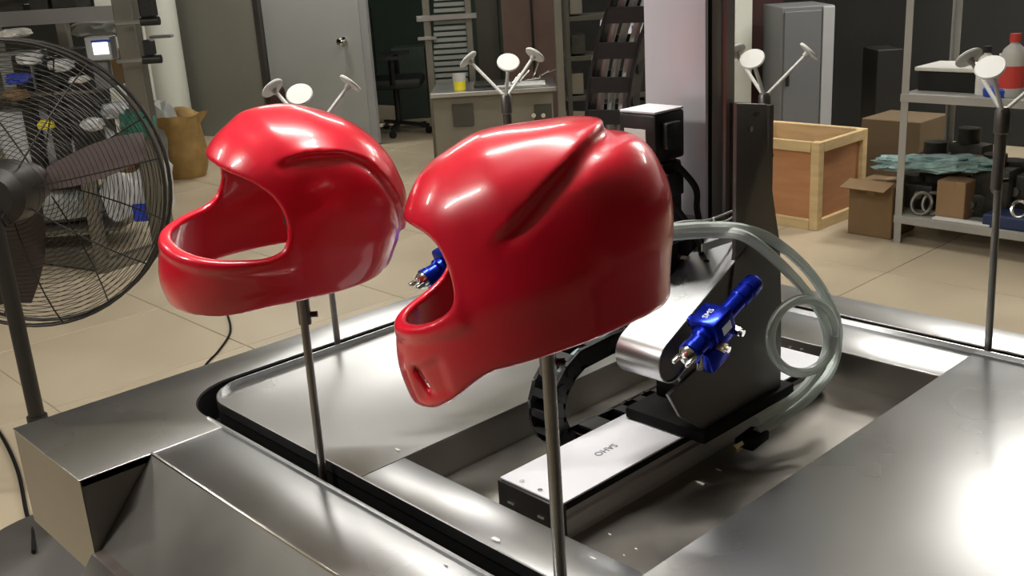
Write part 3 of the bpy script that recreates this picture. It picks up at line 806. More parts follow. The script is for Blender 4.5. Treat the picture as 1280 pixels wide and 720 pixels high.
make_gun(g2, g2+gd*.15, 'blue spray gun seen through the visor opening of the right helmet')
bk = g2+gd*.075+Vector((0, 0, -.02))
br = MB(); br.bar(bk, (bk.x, 1.13, 1.0), .018, .018); br.bar((bk.x, 1.13, 1.0), (-.93, 1.13, 1.0), .022, .022)
single('gun_bracket_arm', br, 'steel_dark', 'dark square bracket reaching left from the column behind the right helmet', 'bracket')

# ------------------------------------------------------------------ clear hoses
def hose(label, pts, r=.0076, m='hose', nm='air_hose', grp='clear hoses on the spray arm'):
    return single(nm, MB().tube(spline(pts, 8), r, 10), m, label, 'hose', grp)
XH = -.765
hose('clear hose arching from the zip-tied bundle over the dark plate to the table', [PX(835, 287, -.80), PX(880, 284, -.79), PX(925, 286, XH), PX(965, 300, XH), PX(1005, 333, XH), PX(1032, 370, XH), PX(1047, 410, XH), PX(1042, 455, XH), PX(1018, 490, XH+.01), PX(985, 517, XH+.005), PX(946, 541, -.765)])
hose('clear hose running inside the arch and down beside the ring coil', [PX(835, 294, -.80), PX(890, 291, -.79), PX(930, 295, XH+.012), PX(970, 325, XH+.012), PX(1005, 362, XH+.012), PX(1030, 400, XH+.012), PX(1033, 440, XH+.012), PX(1010, 480, XH+.012), PX(978, 508, XH+.01), PX(945, 527, -.765)])
cc = PX(1003, 420, XH+.006); ring = []
for k in range(25):
    a = 2*PI*k/24*1.02; ring.append(PX(1003+40*math.cos(a)-3*math.sin(a), 420+46*math.sin(a), XH+.022-.008*k/24))
hose('clear hose coiled in a vertical ring beside the dark plate', ring, .0072)
# black clamp and brass end where the hoses meet the table
cl = PX(935, 548, -.765)
single('hose_clamp', MB().box(cl+Vector((0, .01, -.004)), (.03, .05, .014), Matrix.Rotation(.1, 3, 'Z'), .003), 'rubber', 'black clip holding the clear hoses at the module edge', 'clip')
single('hose_fitting', MB().cyl(cl+Vector((0, -.035, -.004)), cl+Vector((0, -.012, -.004)), .006, n=6), 'brass', 'small brass hose end lying at the module edge', 'fitting')
# zip-tied bundle of thin lines
for k, (pts, lab) in enumerate((([(832, 283), (855, 277), (885, 275), (915, 264), (921, 262)], 'upper thin grey line of the tied bundle by the column'),
                                ([(832, 300), (848, 297), (872, 281), (905, 277), (920, 268)], 'lower thin grey line of the tied bundle by the column'))):
    single('thin_line', MB().tube(spline([PX(*q, -.80+.004*k) for q in pts], 6), .0016, 6), 'pad', lab, 'wire', 'zip-tied thin lines')
for k, (q0, q1, q2, lab) in enumerate((((836, 238), (837, 280), (840, 298), 'tall white zip tie left of the bundle beside the helmet'), ((892, 272), (894, 285), (892, 292), 'short white zip tie in the middle of the hose bundle'), ((918, 274), (921, 284), (919, 296), 'white zip tie at the right end of the hose bundle'))):
    single('zip_tie', MB().tube(spline([PX(*q0, -.785), PX(*q1, -.785), PX(*q2, -.785)], 5), .0014, 6).ball(PX(*q1, -.785), .0032, 1), 'white', lab, 'zip tie', 'white zip ties')
single('flat_strip', MB().bar(PX(877, 310, -.80), PX(926, 294, -.80), .010, .0015, (1, 0, 0)), 'steel', 'flat bright metal strip lying above the spray arm', 'metal strip')
bo = PY(848, 321, 1.06)
tb = thing('clamp_bolt', bo, 'small bright bolt between the right helmet and the spray arm', 'bolt')
MB().cyl(PX(849, 321, -.845), PX(878, 325, -.845), .003, n=10).build('shank', 'chrome', tb)
MB().cyl(PX(868, 323, -.845), PX(874, 324, -.845), .0062, n=6).build('nut', 'chrome', tb)
MB().cyl(PX(876, 326, -.845), PX(884, 360, -.845), .008, n=12).build('stem', 'steel_dark', tb)

# ------------------------------------------------------------------ drag chains: every link a part
def drag_chain(name, path, width, height, label, wdir, m='black', bars=True):
    root = thing(name, path[0], label, 'cable chain', 'black drag chains')
    for i in range(len(path)-1):
        p, q = Vector(path[i]), Vector(path[i+1]); t = (q-p).normalized(); wv = Vector(wdir).normalized()
        nn = wv.cross(t).normalized(); L = (q-p).length
        R = Matrix((t, wv, nn)).transposed(); c = (p+q)/2
        mb = MB()
        for s_ in (-1, 1):
            mb.box(c+wv*s_*(width/2-.003), (L*1.12, .006, height), R)
            mb.cyl(q+wv*s_*(width/2-.001), q+wv*s_*(width/2+.0015), height*.3, n=10)
        if bars:
            mb.box(c+nn*(height/2-.002), (L*.45, width-.006, .004), R); mb.box(c-nn*(height/2-.002), (L*.45, width-.006, .004), R)
        mb.build('link', m, root, smooth=False)
    return root
# lower chain: U bend beside the horizontal module
CX = -.965
low = []
for k in range(8): low.append((CX, 1.40-.03*k*1.5, PF+.018))
cyc, czc, rc = 1.02, PF+.018+.072, .072
for k in range(1, 9):
    a = -PI/2-PI*k/9; low.append((CX, cyc+rc*math.cos(a)*1.15, czc+rc*math.sin(a)))
low += [(CX, 1.055, czc+.071), (CX, 1.09, czc+.070), (CX, 1.125, czc+.069)]
low = [p for i, p in enumerate(low) if i == 0 or (Vector(p)-Vector(low[i-1])).length > .012]
drag_chain('cable_drag_chain', low, .046, .030, 'black cable chain curled in a U beside the white module', (1, 0, 0))
single('chain_hose', MB().tube(spline([(CX, 1.09, czc+.072), (CX, 1.04, czc+.074), (CX, .985, czc+.060), (CX, .948, czc+.025), (CX, .945, czc-.02)], 6), .006, 8), 'teal', 'greenish hose lying inside the curled cable chain', 'hose')
# big chain hanging beside the column
big = [PY(q[0], q[1], 1.42) for q in ((812, -120), (806, -60), (797, -10), (783, 35), (772, 80), (766, 122), (764, 162), (764, 204), (764, 246), (764, 288))]
drag_chain('cable_drag_chain', big, .082, .066, 'large black cable chain hanging left of the grey column', Vector((RT[0]-.45*FW[0], RT[1]-.45*FW[1], 0)))
for k in range(3):
    off = Vector(RT)*(-.022+.02*k)
    single('chain_tube', MB().tube(spline([Vector(p)+off for p in big], 4), .007, 8), 'white' if k != 1 else 'hose', ['pale tube at the left inside the large cable chain', 'clear tube in the middle of the large cable chain', 'pale tube at the right inside the large cable chain'][k], 'tube', 'tubes inside the large chain')
# chain end bracket down to the table
bp = big[-1]
single('chain_bracket', MB().bar(bp, (bp.x, bp.y, PZT+.0005), .06, .012), 'steel_dark', 'dark bracket strip carrying the large cable chain end', 'bracket')
#==END GUNS==

#==FAN==
# ------------------------------------------------------------------ big black pedestal fan seen from behind
fb0 = PZ(84, 694, 0)
fan = thing('pedestal_fan', fb0, 'big black industrial pedestal fan with round wire guard', 'fan')
axd = (Vector((FW[0], FW[1], 0)).normalized()-.03*Vector((RT[0], RT[1], 0)).normalized()+Vector((0, 0, -.05))).normalized()
hc = Vector((fb0.x, fb0.y, 0))+axd*.20; hc.z = PD(-6, 234, float((np.array(hc)-CAM)@FW)-.3).z
MB().lathe([(0, 0), (.27, 0), (.275, .012), (.25, .03), (.06, .05), (.03, .07), (0, .07)], fb0, (0, 0, 1), 40).build('base', 'fanbase', fan)
ptop = Vector((fb0.x, fb0.y, hc.z-.02))
MB().cyl(fb0+Vector((0, 0, .05)), ptop, .020, n=20).build('pole', 'blackmetal', fan)
MB().cyl(fb0+Vector((0, 0, .05)), fb0+Vector((0, 0, .42)), .026, n=20).build('pole_sleeve', 'blackmetal', fan)
hub0 = hc-axd*.10
MB().bar(ptop-Vector((0, 0, .03)), hub0, .05, .03).build('neck_bracket', 'blackmetal', fan)
MB().lathe([(0, -.19), (.05, -.19), (.075, -.17), (.08, -.06), (.06, -.04), (0, -.04)], hc, axd, 28).build('motor_housing', 'blackmetal', fan)
MB().lathe([(0, -.02), (.055, -.02), (.055, .05), (.03, .07), (0, .07)], hc, axd, 24).build('blade_hub', 'blade', fan)
e1 = Vector((RT[0], RT[1], RT[2])); e1 = (e1-axd*e1.dot(axd)).normalized(); e2 = axd.cross(e1)
if e2.z < 0: e2 = -e2
RF = .376
for k in range(3):
    a = math.radians(18+120*k)
    bm_ = MB(); rows = []
    for i in range(9):
        r_ = .05+(.335-.05)*i/8; hw = .045+.030*math.sin(PI*min(1, i/8*.9+.1)); tw = math.radians(62-18*i/8)
        ctr = hc+axd*.02; rad = e1*math.cos(a)+e2*math.sin(a); tan = -e1*math.sin(a)+e2*math.cos(a)
        rows.append([ctr+rad*r_+(tan*math.cos(tw)+axd*math.sin(tw))*hw*s_+axd*(.008*(1-s_*s_)) for s_ in (-1, -.4, .4, 1)])
    for off in (0, .003):
        vv = [[bm_.bm.verts.new(p+axd*off) for p in r] for r in rows]
        for i in range(8):
            for j in range(3): bm_.bm.faces.new((vv[i][j], vv[i+1][j], vv[i+1][j+1], vv[i][j+1]))
    bm_.build('blade', 'blade', fan)
def ringpts(r_, off, n=56): return [hc+axd*off+(e1*math.cos(2*PI*k/n)+e2*math.sin(2*PI*k/n))*r_ for k in range(n)]
def gprof(t, sgn):          # guard bulge: t = radius fraction
    return sgn*(.03+.085*(1-t**3.0))
for sgn, nm in ((-1, 'rear_guard_wires'), (1, 'front_guard_wires')):
    gw = MB()
    for k in range(26):
        t = .20+.78*k/25
        gw.tube(ringpts(RF*t, gprof(t, sgn), 48), .0009, 4, True)
    o = gw.build(nm, 'blackmetal', fan); o['kind'] = 'stuff'
    for k in range(8):
        a = 2*PI*k/8+.2+(0 if sgn < 0 else .3)
        pts = [hc+axd*gprof(t, sgn)+(e1*math.cos(a)+e2*math.sin(a))*RF*t for t in (.14, .3, .45, .6, .75, .88, 1.0)]
        MB().tube(pts, .0022, 5).build('guard_spoke', 'blackmetal', fan)
    MB().tube(ringpts(RF, sgn*.028), .0048, 8, True).build('guard_rim', 'blackmetal', fan)
single('power_cable', MB().tube(spline([PZ(-30, 500, .02), PZ(2, 545, .008), PZ(22, 588, .008), PZ(33, 640, .008), PZ(41, 662, .035), PZ(42, 690, .055)], 8), .006, 8), 'rubber', 'black fan cable curling over the floor at the left edge', 'cable')
single('floor_cable', MB().tube(spline([PZ(284, 392, .005), PZ(288, 407, .005), PZ(286, 420, .005), PZ(272, 440, .005), PZ(258, 455, .005), PZ(245, 480, .005)], 6), .005, 6), 'rubber', 'thin dark cable on the floor below the left helmet', 'cable')
#==END FAN==

#==BACKGROUND==
H2 = Vector((RT[0], RT[1], 0)).normalized()      # sideways in the room, along the picture
F2 = Vector((FW[0], FW[1], 0)).normalized()      # away from the camera
ANG = math.atan2(H2.y, H2.x); RZ = Matrix.Rotation(ANG, 3, 'Z')
def PS(x, y, D):
    """where the pixel's ray meets the upright plane 1.01*D ahead of the camera"""
    d = ray(x, y); return Vector(CAM + d*(1.01*D/(d[0]*F2.x+d[1]*F2.y)))
def vbox(mb, x0, y0, x1, y1, D, depth, bev=.004, z0=None):
    """upright block whose camera-facing side covers pixels x0..x1, y0..y1 at distance D and goes depth further back"""
    a, b = PS(x0, (y0+y1)/2, D), PS(x1, (y0+y1)/2, D); t = PS((x0+x1)/2, y0, D); u = PS((x0+x1)/2, y1, D)
    zb_ = u.z if z0 is None else z0
    c = (a+b)/2+F2*depth/2
    return mb.box((c.x, c.y, (t.z+zb_)/2), ((b-a).dot(H2), depth, abs(t.z-zb_)), RZ, bev, 1)
def boxat(x0, y0, x1, y1, D, depth, name, m, label, cat, group=None, z0=None, bev=.004):
    return single(name, vbox(MB(), x0, y0, x1, y1, D, depth, bev, z0), m, label, cat, group)
def zof(x, y, D): return PS(x, y, D).z

# ---- ceiling lamps (lights set at the top; last two lamps added to brighten the right panel)
for i, (lx, ly, la) in enumerate(LAMPS):
    t = thing('ceiling_lamp', (lx, ly, LZ), 'hanging white fluorescent tube lamp under the ceiling', 'lamp', 'fluorescent ceiling lamps', la)
    W = wmat(t)
    MB().box(W @ Vector((0, 0, .03)), (1.25, .10, .03), Matrix.Rotation(la, 3, 'Z'), .004, 1).build('housing', 'white', t)
    for s_ in (-.45, .45): MB().cyl(W @ Vector((s_, 0, .045)), W @ Vector((s_, 0, CEIL-LZ)), .004, n=6).build('hanger', 'blackmetal', t)
    MB().cyl(W @ Vector((-.58, 0, .002)), W @ Vector((.58, 0, .002)), .012, n=12).build('tube', 'tube', t)

# ---- steel rack on the left, behind the fan
c2 = PZ(208, 316, 0); c1 = PZ(131, 340, 0); c0 = c1-(c2-c1).normalized()*0; back = F2*.75
lft = -H2
rk = thing('equipment_rack', c2, 'dull steel equipment rack with thick post behind the fan', 'rack')
def post(p, z1, wdt, nm='post'):
    MB().box((p.x, p.y, z1/2), (wdt, wdt, z1), RZ, .004, 1).build(nm, 'rackmetal', rk)
post(c2, 2.2, .105); post(c2+lft*1.30, 2.2, .07); post(c2+lft*.55+F2*.5, 2.2, .06); post(c2+lft*1.0+F2*.6, 2.2, .07)
post(c1, .62, .06)
def rail(a, b, z, w_=.05, h_=.06, m='rackmetal'):
    MB().bar((a.x, a.y, z), (b.x, b.y, z), w_, h_).build('rail', m, rk)
zr = zof(133, 322, 5.5)
rail(c1, c2, zr, .06, .07); rail(c1, c1+lft*.62-F2*-.35, zr+.02, .06, .07)
rail(c2+lft*.04, c2+lft*1.3, zof(100, 18, 5.7), .05, .075, 'steel'); rail(c2+lft*.04+F2*.4, c2+lft*1.3+F2*.4, zof(60, -10, 6.0), .05, .06)
MB().cyl((c1.x, c1.y, 0), (c1.x+H2.x*.03, c1.y+H2.y*.03, 0.001), .01).build('floor_pad', 'rubber', rk)
shz = .16
for z_ in (shz, .46, .93):
    c = c2+lft*.80+F2*.34
    MB().box((c.x, c.y, z_-.012), (1.12, .64, .02), RZ, .003, 1).build('shelf_board', 'rackmetal', rk)
# things on the rack
RK = 'goods on the steel rack behind the fan'
def lumpat(x0, y0, x1, y1, D, depth, name, m, label, cat, seed, group=None, amp=.2, z0=None, power=.75, sub=3):
    a, b = PS(x0, y1, D), PS(x1, y0, D); h_ = b.z-(a.z if z0 is None else z0); wd = (b-a).dot(H2)
    c = (a+b)/2+F2*depth/2; zc = (b.z+(a.z if z0 is None else z0))/2
    return single(name, MB().lump((c.x, c.y, zc), (wd, depth, h_), seed, amp, 2.2, sub, power, RZ), m, label, cat, group)
lumpat(-6, 132, 66, 232, 5.75, .35, 'plastic_bag', 'bag', 'big white plastic bag at the left edge on the rack middle shelf', 'bag', 1, RK, z0=.46)
lumpat(72, 160, 128, 228, 5.7, .3, 'plastic_bag', 'bag', 'grey-white plastic bag beside the yellow spot on the rack', 'bag', 2, RK, z0=.46)
lumpat(128, 196, 196, 300, 5.62, .35, 'plastic_bag', 'bag', 'white plastic bag with a blue print on the lowest rack shelf', 'bag', 3, RK, z0=shz)
boxat(166, 255, 186, 277, 5.60, .01, 'blue_tag', 'bluelabel', 'blue printed tag on the white bag on the lowest rack shelf', 'tag')
lumpat(20, 235, 118, 300, 5.75, .35, 'plastic_bag', 'baggrey', 'grey plastic bag at the left of the lowest rack shelf', 'bag', 4, RK, z0=shz)
lumpat(46, 150, 64, 164, 5.6, .06, 'yellow_rag', 'yellow', 'small yellow rag on the white bag behind the fan', 'rag', 5)
lumpat(120, 128, 176, 152, 5.7, .22, 'plastic_bag', 'bag', 'flat white plastic pack next to the green net on the rack', 'bag', 6, RK)
lumpat(150, 140, 182, 178, 5.55, .12, 'green_net', 'green', 'dark green net hanging beside the thick rack post', 'net', 7, amp=.4)
lumpat(135, 168, 172, 196, 5.62, .15, 'brown_bundle', 'card', 'brown bundle under the green net on the rack', 'bundle', 8, z0=.46)
for k, (x0, y0, x1, y1, lab) in enumerate(((62, 95, 82, 215, 'tall dark upright machine bar left of its twin on the rack'), (86, 105, 108, 190, 'dark upright machine bar in the middle of the rack'), (96, 78, 118, 180, 'black thick upright hose near the monitor'), (20, 70, 34, 140, 'dark machine upright near the left edge behind the fan'))):
    boxat(x0, y0, x1, y1, 5.68, .08, 'machine_upright', 'blackmetal', lab, 'machine part', 'dark machine uprights on the rack', z0=.465)
for k, (x0, y0, x1, y1, mm, lab) in enumerate(((2, 66, 44, 128, 'baggrey', 'grey device box left of the rack on the top shelf'), (46, 72, 62, 110, 'darkstuff', 'small dark device on the rack top shelf'), (74, 62, 100, 104, 'darkstuff', 'dark instrument left of the monitor'), (140, 62, 156, 110, 'card', 'brown block between the monitor and the thick post'))):
    boxat(x0, y0, x1, y1, 5.85, .22, 'device', mm, lab, 'device', 'devices on the rack top shelf', z0=.932)
for k, (x0, y0, x1, y1, mm, lab) in enumerate(((18, 66, 44, 84, 'bag', 'shiny wrapped pack at the left on the rack top shelf'), (58, 74, 84, 92, 'bag', 'shiny wrapped pack left of the monitor foot'), (84, 96, 104, 106, 'paper', 'white folded sheet in front of the dark instrument'), (6, 92, 30, 108, 'bluelabel', 'small blue pack behind the fan guard'), (100, 148, 122, 166, 'bag', 'white wrapped roll between the dark uprights'), (2, 112, 26, 128, 'card', 'brown packet above the big white bag'))):
    lumpat(x0, y0, x1, y1, 5.5, .12, 'wrapped_pack', mm, lab, 'pack', 30+k, 'small packs on the rack', amp=.3)
mo = thing('monitor_box', PS(122, 95, 5.6), 'small grey instrument with a glowing white screen on the rack', 'instrument')
mo.location.z = .932
vbox(MB(), 107, 46, 139, 76, 5.6, .10, .005).build('case', 'cablight', mo)
vbox(MB(), 116, 53, 135, 68, 5.595, .006, .001).build('screen', 'screen', mo)
vbox(MB(), 113, 50, 138, 53, 5.596, .006, .001).build('bezel_stripe', 'bluelabel', mo)
vbox(MB(), 116, 76, 136, 100, 5.63, .05, .003, z0=.932).build('foot', 'cabgrey', mo)
lumpat(84, 22, 152, 50, 5.8, .3, 'plastic_film', 'baggrey', 'crumpled clear plastic film under the bright top rail of the rack', 'plastic film', 9, amp=.3)
lumpat(-8, 36, 24, 50, 5.6, .2, 'paper_roll', 'paper', 'white crumpled roll at the top left edge above the fan', 'roll', 10)
for k, (x0, y0, x1, y1, lab) in enumerate(((0, 6, 30, 22, 'dark part at the upper left corner of the rack'), (36, -4, 60, 14, 'dark lump on the upper rack rail'), (64, -6, 96, 10, 'long dark part on the upper rack rail'))):
    boxat(x0, y0, x1, y1, 6.0, .2, 'machine_part', 'darkstuff', lab, 'machine part', 'dark parts on the upper rail')
# black air regulators on the right of the post
for k, (x0, y0, x1, y1, lab) in enumerate(((172, -10, 194, 30, 'black air regulator beside the rack post, upper one'), (178, 50, 193, 78, 'small black air valve beside the rack post, lower one'))):
    t = thing('air_regulator', PS((x0+x1)/2, y1, 5.45), lab, 'regulator', 'black air regulators on the rack post')
    vbox(MB(), x0, y0, x1-3, y1-8, 5.45, .07, .008).build('body', 'black', t)
    p = PS((x0+x1)/2+2, y1-3, 5.45)
    MB().cyl(p-H2*.045+F2*.03, p+H2*.05+F2*.03, .022, n=14).build('knob', 'black', t)
    MB().cyl(p-H2*.18+F2*.03, p-H2*.03+F2*.03, .010, n=10).build('pipe', 'steel', t)
boxat(186, 44, 214, 48, 5.62, .05, 'wall_conduit', 'cabgrey', 'grey horizontal conduit bar beside the black regulators', 'conduit')

# ---- brown sack and grey plastic heap in front of the grey wall
s0 = PZ(234, 220, 0)
sk_ = thing('woven_sack', s0, 'open brown woven sack standing on the floor by the grey wall', 'sack')
Dk = (np.array(s0)-CAM)@FW
a = PD(204, 180, Dk); b = PD(262, 180, Dk); wd = (b-a).length; ht = zof(234, 138, Dk)
pr = [(0, 0), (wd*.40, 0), (wd*.47, .05), (wd*.50, ht*.4), (wd*.46, ht*.75), (wd*.52, ht*.95), (wd*.55, ht), (wd*.50, ht*.97), (wd*.42, ht*.8), (wd*.40, ht*.55), (0, ht*.5)]
m_ = MB().lathe(pr, s0, (0, 0, 1), 28)
for v in m_.bm.verts:
    n3 = noise.noise_vector(v.co*9)*.05; r_ = Vector((v.co.x-s0.x, v.co.y-s0.y, 0))
    if v.co.z > .02: v.co += n3
m_.build('sack_body', 'sack', sk_)
lumpat(186, 130, 212, 200, Dk-.3, .26, 'plastic_heap', 'baggrey', 'grey crumpled plastic sheet leaning beside the brown sack', 'plastic sheet', 11, amp=.3, z0=0)
lumpat(204, 190, 216, 222, Dk-.25, .12, 'green_bottle', 'green', 'small dark green bundle at the foot of the sack', 'bundle', 12, z0=0)
dc = (np.array(d0)-CAM)@FW
lumpat(334, 106, 353, 140, dc-.3, .1, 'dark_bag', 'doorred', 'small dark brown bag hanging at the door hinge', 'bag', 13, amp=.15)

# ---- dim office beyond the doorway
o0, o1 = PZ(420, 128, 0), PZ(560, 134, 0)
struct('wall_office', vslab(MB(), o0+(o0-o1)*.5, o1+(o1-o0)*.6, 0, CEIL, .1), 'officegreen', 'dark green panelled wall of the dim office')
oc = PZ(500, 166, 0); Do = (np.array(oc)-CAM)@FW
ch = thing('office_chair', oc, 'black office chair on castors inside the dim doorway', 'chair')
for k in range(5):
    a_ = 2*PI*k/5+.4; e = oc+Vector((math.cos(a_)*.30, math.sin(a_)*.30, 0))
    bl = MB().bar(oc+Vector((0, 0, .10)), e+Vector((0, 0, .075)), .035, .03).build('base_leg', 'chrome' if k % 2 else 'black', ch)
    MB().cyl(e+Vector((-.012, 0, .032)), e+Vector((.012, 0, .032)), .032, n=14).build('castor', 'black', bl)
MB().cyl(oc+Vector((0, 0, .09)), oc+Vector((0, 0, .42)), .028, n=14).build('gas_column', 'black', ch)
MB().box(oc+Vector((0, 0, .46)), (.50, .48, .09), RZ, .03).build('seat', 'officeblack', ch)
MB().box(oc-H2*.22+Vector((0, 0, .82)), (.08, .46, .62), RZ, .03).build('backrest', 'officeblack', ch)
for s_ in (-1, 1):
    MB().bar(oc+F2*s_*.26+Vector((0, 0, .46)), oc+F2*s_*.26+Vector((0, 0, .68)), .03, .04).build('armrest_post', 'black', ch)
    MB().bar(oc+F2*s_*.26+Vector((0, 0, .69))-H2*.12, oc+F2*s_*.26+Vector((0, 0, .69))+H2*.12, .05, .03).build('armrest', 'black', ch)
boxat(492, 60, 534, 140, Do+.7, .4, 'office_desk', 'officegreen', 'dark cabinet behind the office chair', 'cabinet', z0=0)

# ---- louvred steel frame and steel cabinet in the middle distance
DL = 7.98
lf = thing('louvre_frame', PS(560, 215, DL), 'grey steel frame with louvre slats behind the steel cabinet', 'frame')
lf.location.z = 0
for x_, w_ in ((537, 9), (589, 8)):
    vbox(MB(), x_-w_/2, -40, x_+w_/2, 180, DL, .06, .004, z0=0).build('frame_post', 'rackmetal', lf)
vbox(MB(), 520, 18, 596, 25, DL-.03, .03, .003).build('cross_bar', 'steel', lf)
vbox(MB(), 522, 46, 546, 50, DL-.03, .03, .003).build('cross_bar', 'steel', lf)
for k in range(17):
    y_ = -12+k*7.4
    vbox(MB(), 542, y_, 585, y_+4.8, DL+.02, .035, .0015).build('slat', 'louver', lf)
cz0 = 0
sc_ = thing('steel_cabinet', PS(620, 215, 7.25), 'low stainless steel cabinet behind the two helmets', 'cabinet'); sc_.location.z = 0
vbox(MB(), 544, 118, 694, 205, 7.25, .55, .004, z0=.02).build('body', 'cabsteel', sc_)
vbox(MB(), 538, 113, 697, 118.5, 7.2, .62, .003).build('top', 'steel', sc_)
vbox(MB(), 566, 130, 592, 158, 7.24, .02, .002).build('vent_panel', 'cabdark', sc_)
vbox(MB(), 668, 130, 690, 158, 7.24, .02, .002).build('vent_panel', 'cabdark', sc_)
for xx in (667, 679):
    p = PS(xx, 144, 7.22); MB().cyl(p, p-F2*.015, .016, n=12).build('round_button', 'chrome', sc_)
ctz = zof(615, 113, 7.2)
cu_ = thing('paint_cup', PS(575, 112, 7.35), 'clear cup half full of yellow paint on the steel cabinet', 'cup'); cu_.location.z = ctz
cp = cu_.location; hcup = zof(575, 92, 7.35)-ctz
MB().lathe([(0, 0), (.040, 0), (.045, hcup*.55), (0, hcup*.55)], cp, (0, 0, 1), 20).build('yellow_paint', 'yellow', cu_)
MB().lathe([(.0455, hcup*.55), (.048, hcup), (.046, hcup), (.0435, hcup*.55)], cp, (0, 0, 1), 20).build('cup_rim', 'pad', cu_)
single('paper_sheet', MB().box(Vector((PS(652, 112, 7.45).x, PS(652, 112, 7.45).y, ctz+.004)), (.34, .22, .006), RZ), 'paper', 'white paper sheet under the tools on the steel cabinet', 'paper')
rnd = random.Random(3)
labs = ['bright tool leaning furthest left in the tool heap on the cabinet', 'long bright tool rod pointing up right on the cabinet', 'thin bright rod lying across the tool heap', 'short bright rod at the right end of the cabinet', 'bright rod lying flat at the front of the tool heap', 'dark handled tool in the middle of the tool heap']
for k in range(6):
    p = PS(640+k*9, 108-2*(k % 2), 7.4+.03*k); p.z = ctz+.012+.008*k
    q = p+H2*rnd.uniform(.04, .14)+Vector((0, 0, rnd.uniform(.0, .13)))
    single('hand_tool', MB().cyl(p, q, .006, n=8).ball(p, .012, 1), 'steel_dark' if k == 5 else 'chrome', labs[k], 'tool', 'tools on the steel cabinet')
single('dark_tray', MB().box(Vector((PS(612, 112, 7.5).x, PS(612, 112, 7.5).y, ctz+.012)), (.22, .2, .02), RZ, .004, 1), 'darkstuff', 'dark oily tray beside the yellow cup on the cabinet', 'tray')
# brown hanging and dark cupboards behind the cabinet
struct('wall_middle', vslab(MB(), PZ(595, 132, 0), PZ(960, 140, 0), 0, CEIL, .1), 'wallpale', 'wall behind the steel cabinet and chain')
struct('trim_5', vslab(MB(), PZ(595, 135, 0), PZ(960, 143, 0), 0, 1.5, .1), 'walldark', 'added dark sheet for the gloom behind the steel cabinet')  # added sheet painting the darkness below the pale upper wall
boxat(628, -40, 664, 112, 8.6, .12, 'brown_curtain', 'brown', 'brown cloth hanging behind the steel cabinet', 'curtain', z0=0, bev=.02)
boxat(596, -40, 624, 112, 8.7, .3, 'dark_cupboard', 'cabdark', 'dark olive cupboard between the louvres and the brown cloth', 'cupboard', z0=0)
boxat(667, -40, 693, 112, 8.75, .3, 'dark_cupboard', 'brown', 'dim brown cupboard right of the brown cloth', 'cupboard', z0=0)
boxat(694, -40, 704, 150, 7.0, .07, 'steel_post', 'rackmetal', 'upright steel post right of the steel cabinet', 'post', z0=0)
st_ = thing('parts_stand', PS(730, 160, 7.2), 'dark open parts stand behind the large cable chain', 'stand'); st_.location.z = 0
for x_ in (708, 812): vbox(MB(), x_, -40, x_+6, 170, 7.3, .3, .003, z0=0).build('upright', 'cabdark', st_)
for y_ in (18, 68, 118, 160): vbox(MB(), 708, y_, 818, y_+6, 7.3, .35, .003).build('shelf_board', 'cabdark', st_)
for k, (x0, y0, x1, y1, mm, lab) in enumerate(((712, 0, 728, 18, 'rackmetal', 'grey block on the stand top shelf'), (714, 44, 732, 68, 'darkstuff', 'dark block beside the large chain'), (712, 92, 730, 118, 'rackmetal', 'grey pump on the stand third shelf'), (786, 88, 812, 118, 'black', 'black box right of the large chain'), (786, 125, 808, 160, 'black', 'black box above the motor'))):
    boxat(x0, y0, x1, y1, 7.33, .2, 'stored_part', mm, lab, 'part', 'parts on the dark stand')
pk = thing('printed_pack', PS(795, 68, 7.32), 'white pack with red band right of the large cable chain', 'pack')
vbox(MB(), 784, 28, 806, 68, 7.34, .12, .005).build('pack_body', 'paper', pk)
vbox(MB(), 783.6, 46, 806.4, 60, 7.335, .13, .004).build('red_band', 'redplastic', pk)
vbox(MB(), 790, 32, 800, 42, 7.335, .01, .001).build('blue_mark', 'bluelabel', pk)

# ---- behind the column: white strip, dark red door, grey cabinet
struct('trim_3', vbox(MB(), 915, -60, 940, 200, 7.0, .12, .003, z0=0), 'wallwhite', 'white pillar right of the grey column')
boxat(938, -60, 978, 200, 7.3, .08, 'red_brown_panel', 'doorred', 'dark red brown panel between the white pillar and grey cabinet', 'panel', z0=0)
gc = thing('grey_cabinet', PS(1005, 240, 6.6), 'grey upright metal cabinet behind the wooden crate', 'cabinet'); gc.location.z = 0
vbox(MB(), 976, 8, 1040, 240, 6.6, .5, .004, z0=.03).build('body', 'cabgrey', gc)
gdr = vbox(MB(), 979, 14, 1024, 235, 6.585, .02, .003, z0=.06).build('door', 'cabmid', gc)
vbox(MB(), 1026, 8, 1040, 240, 6.58, .03, .003, z0=.03).build('side_frame', 'cablight', gc)
p = PS(984, 108, 6.57); MB().bar(p, p+Vector((0, 0, .09)), .012, .02).build('handle', 'black', gdr)

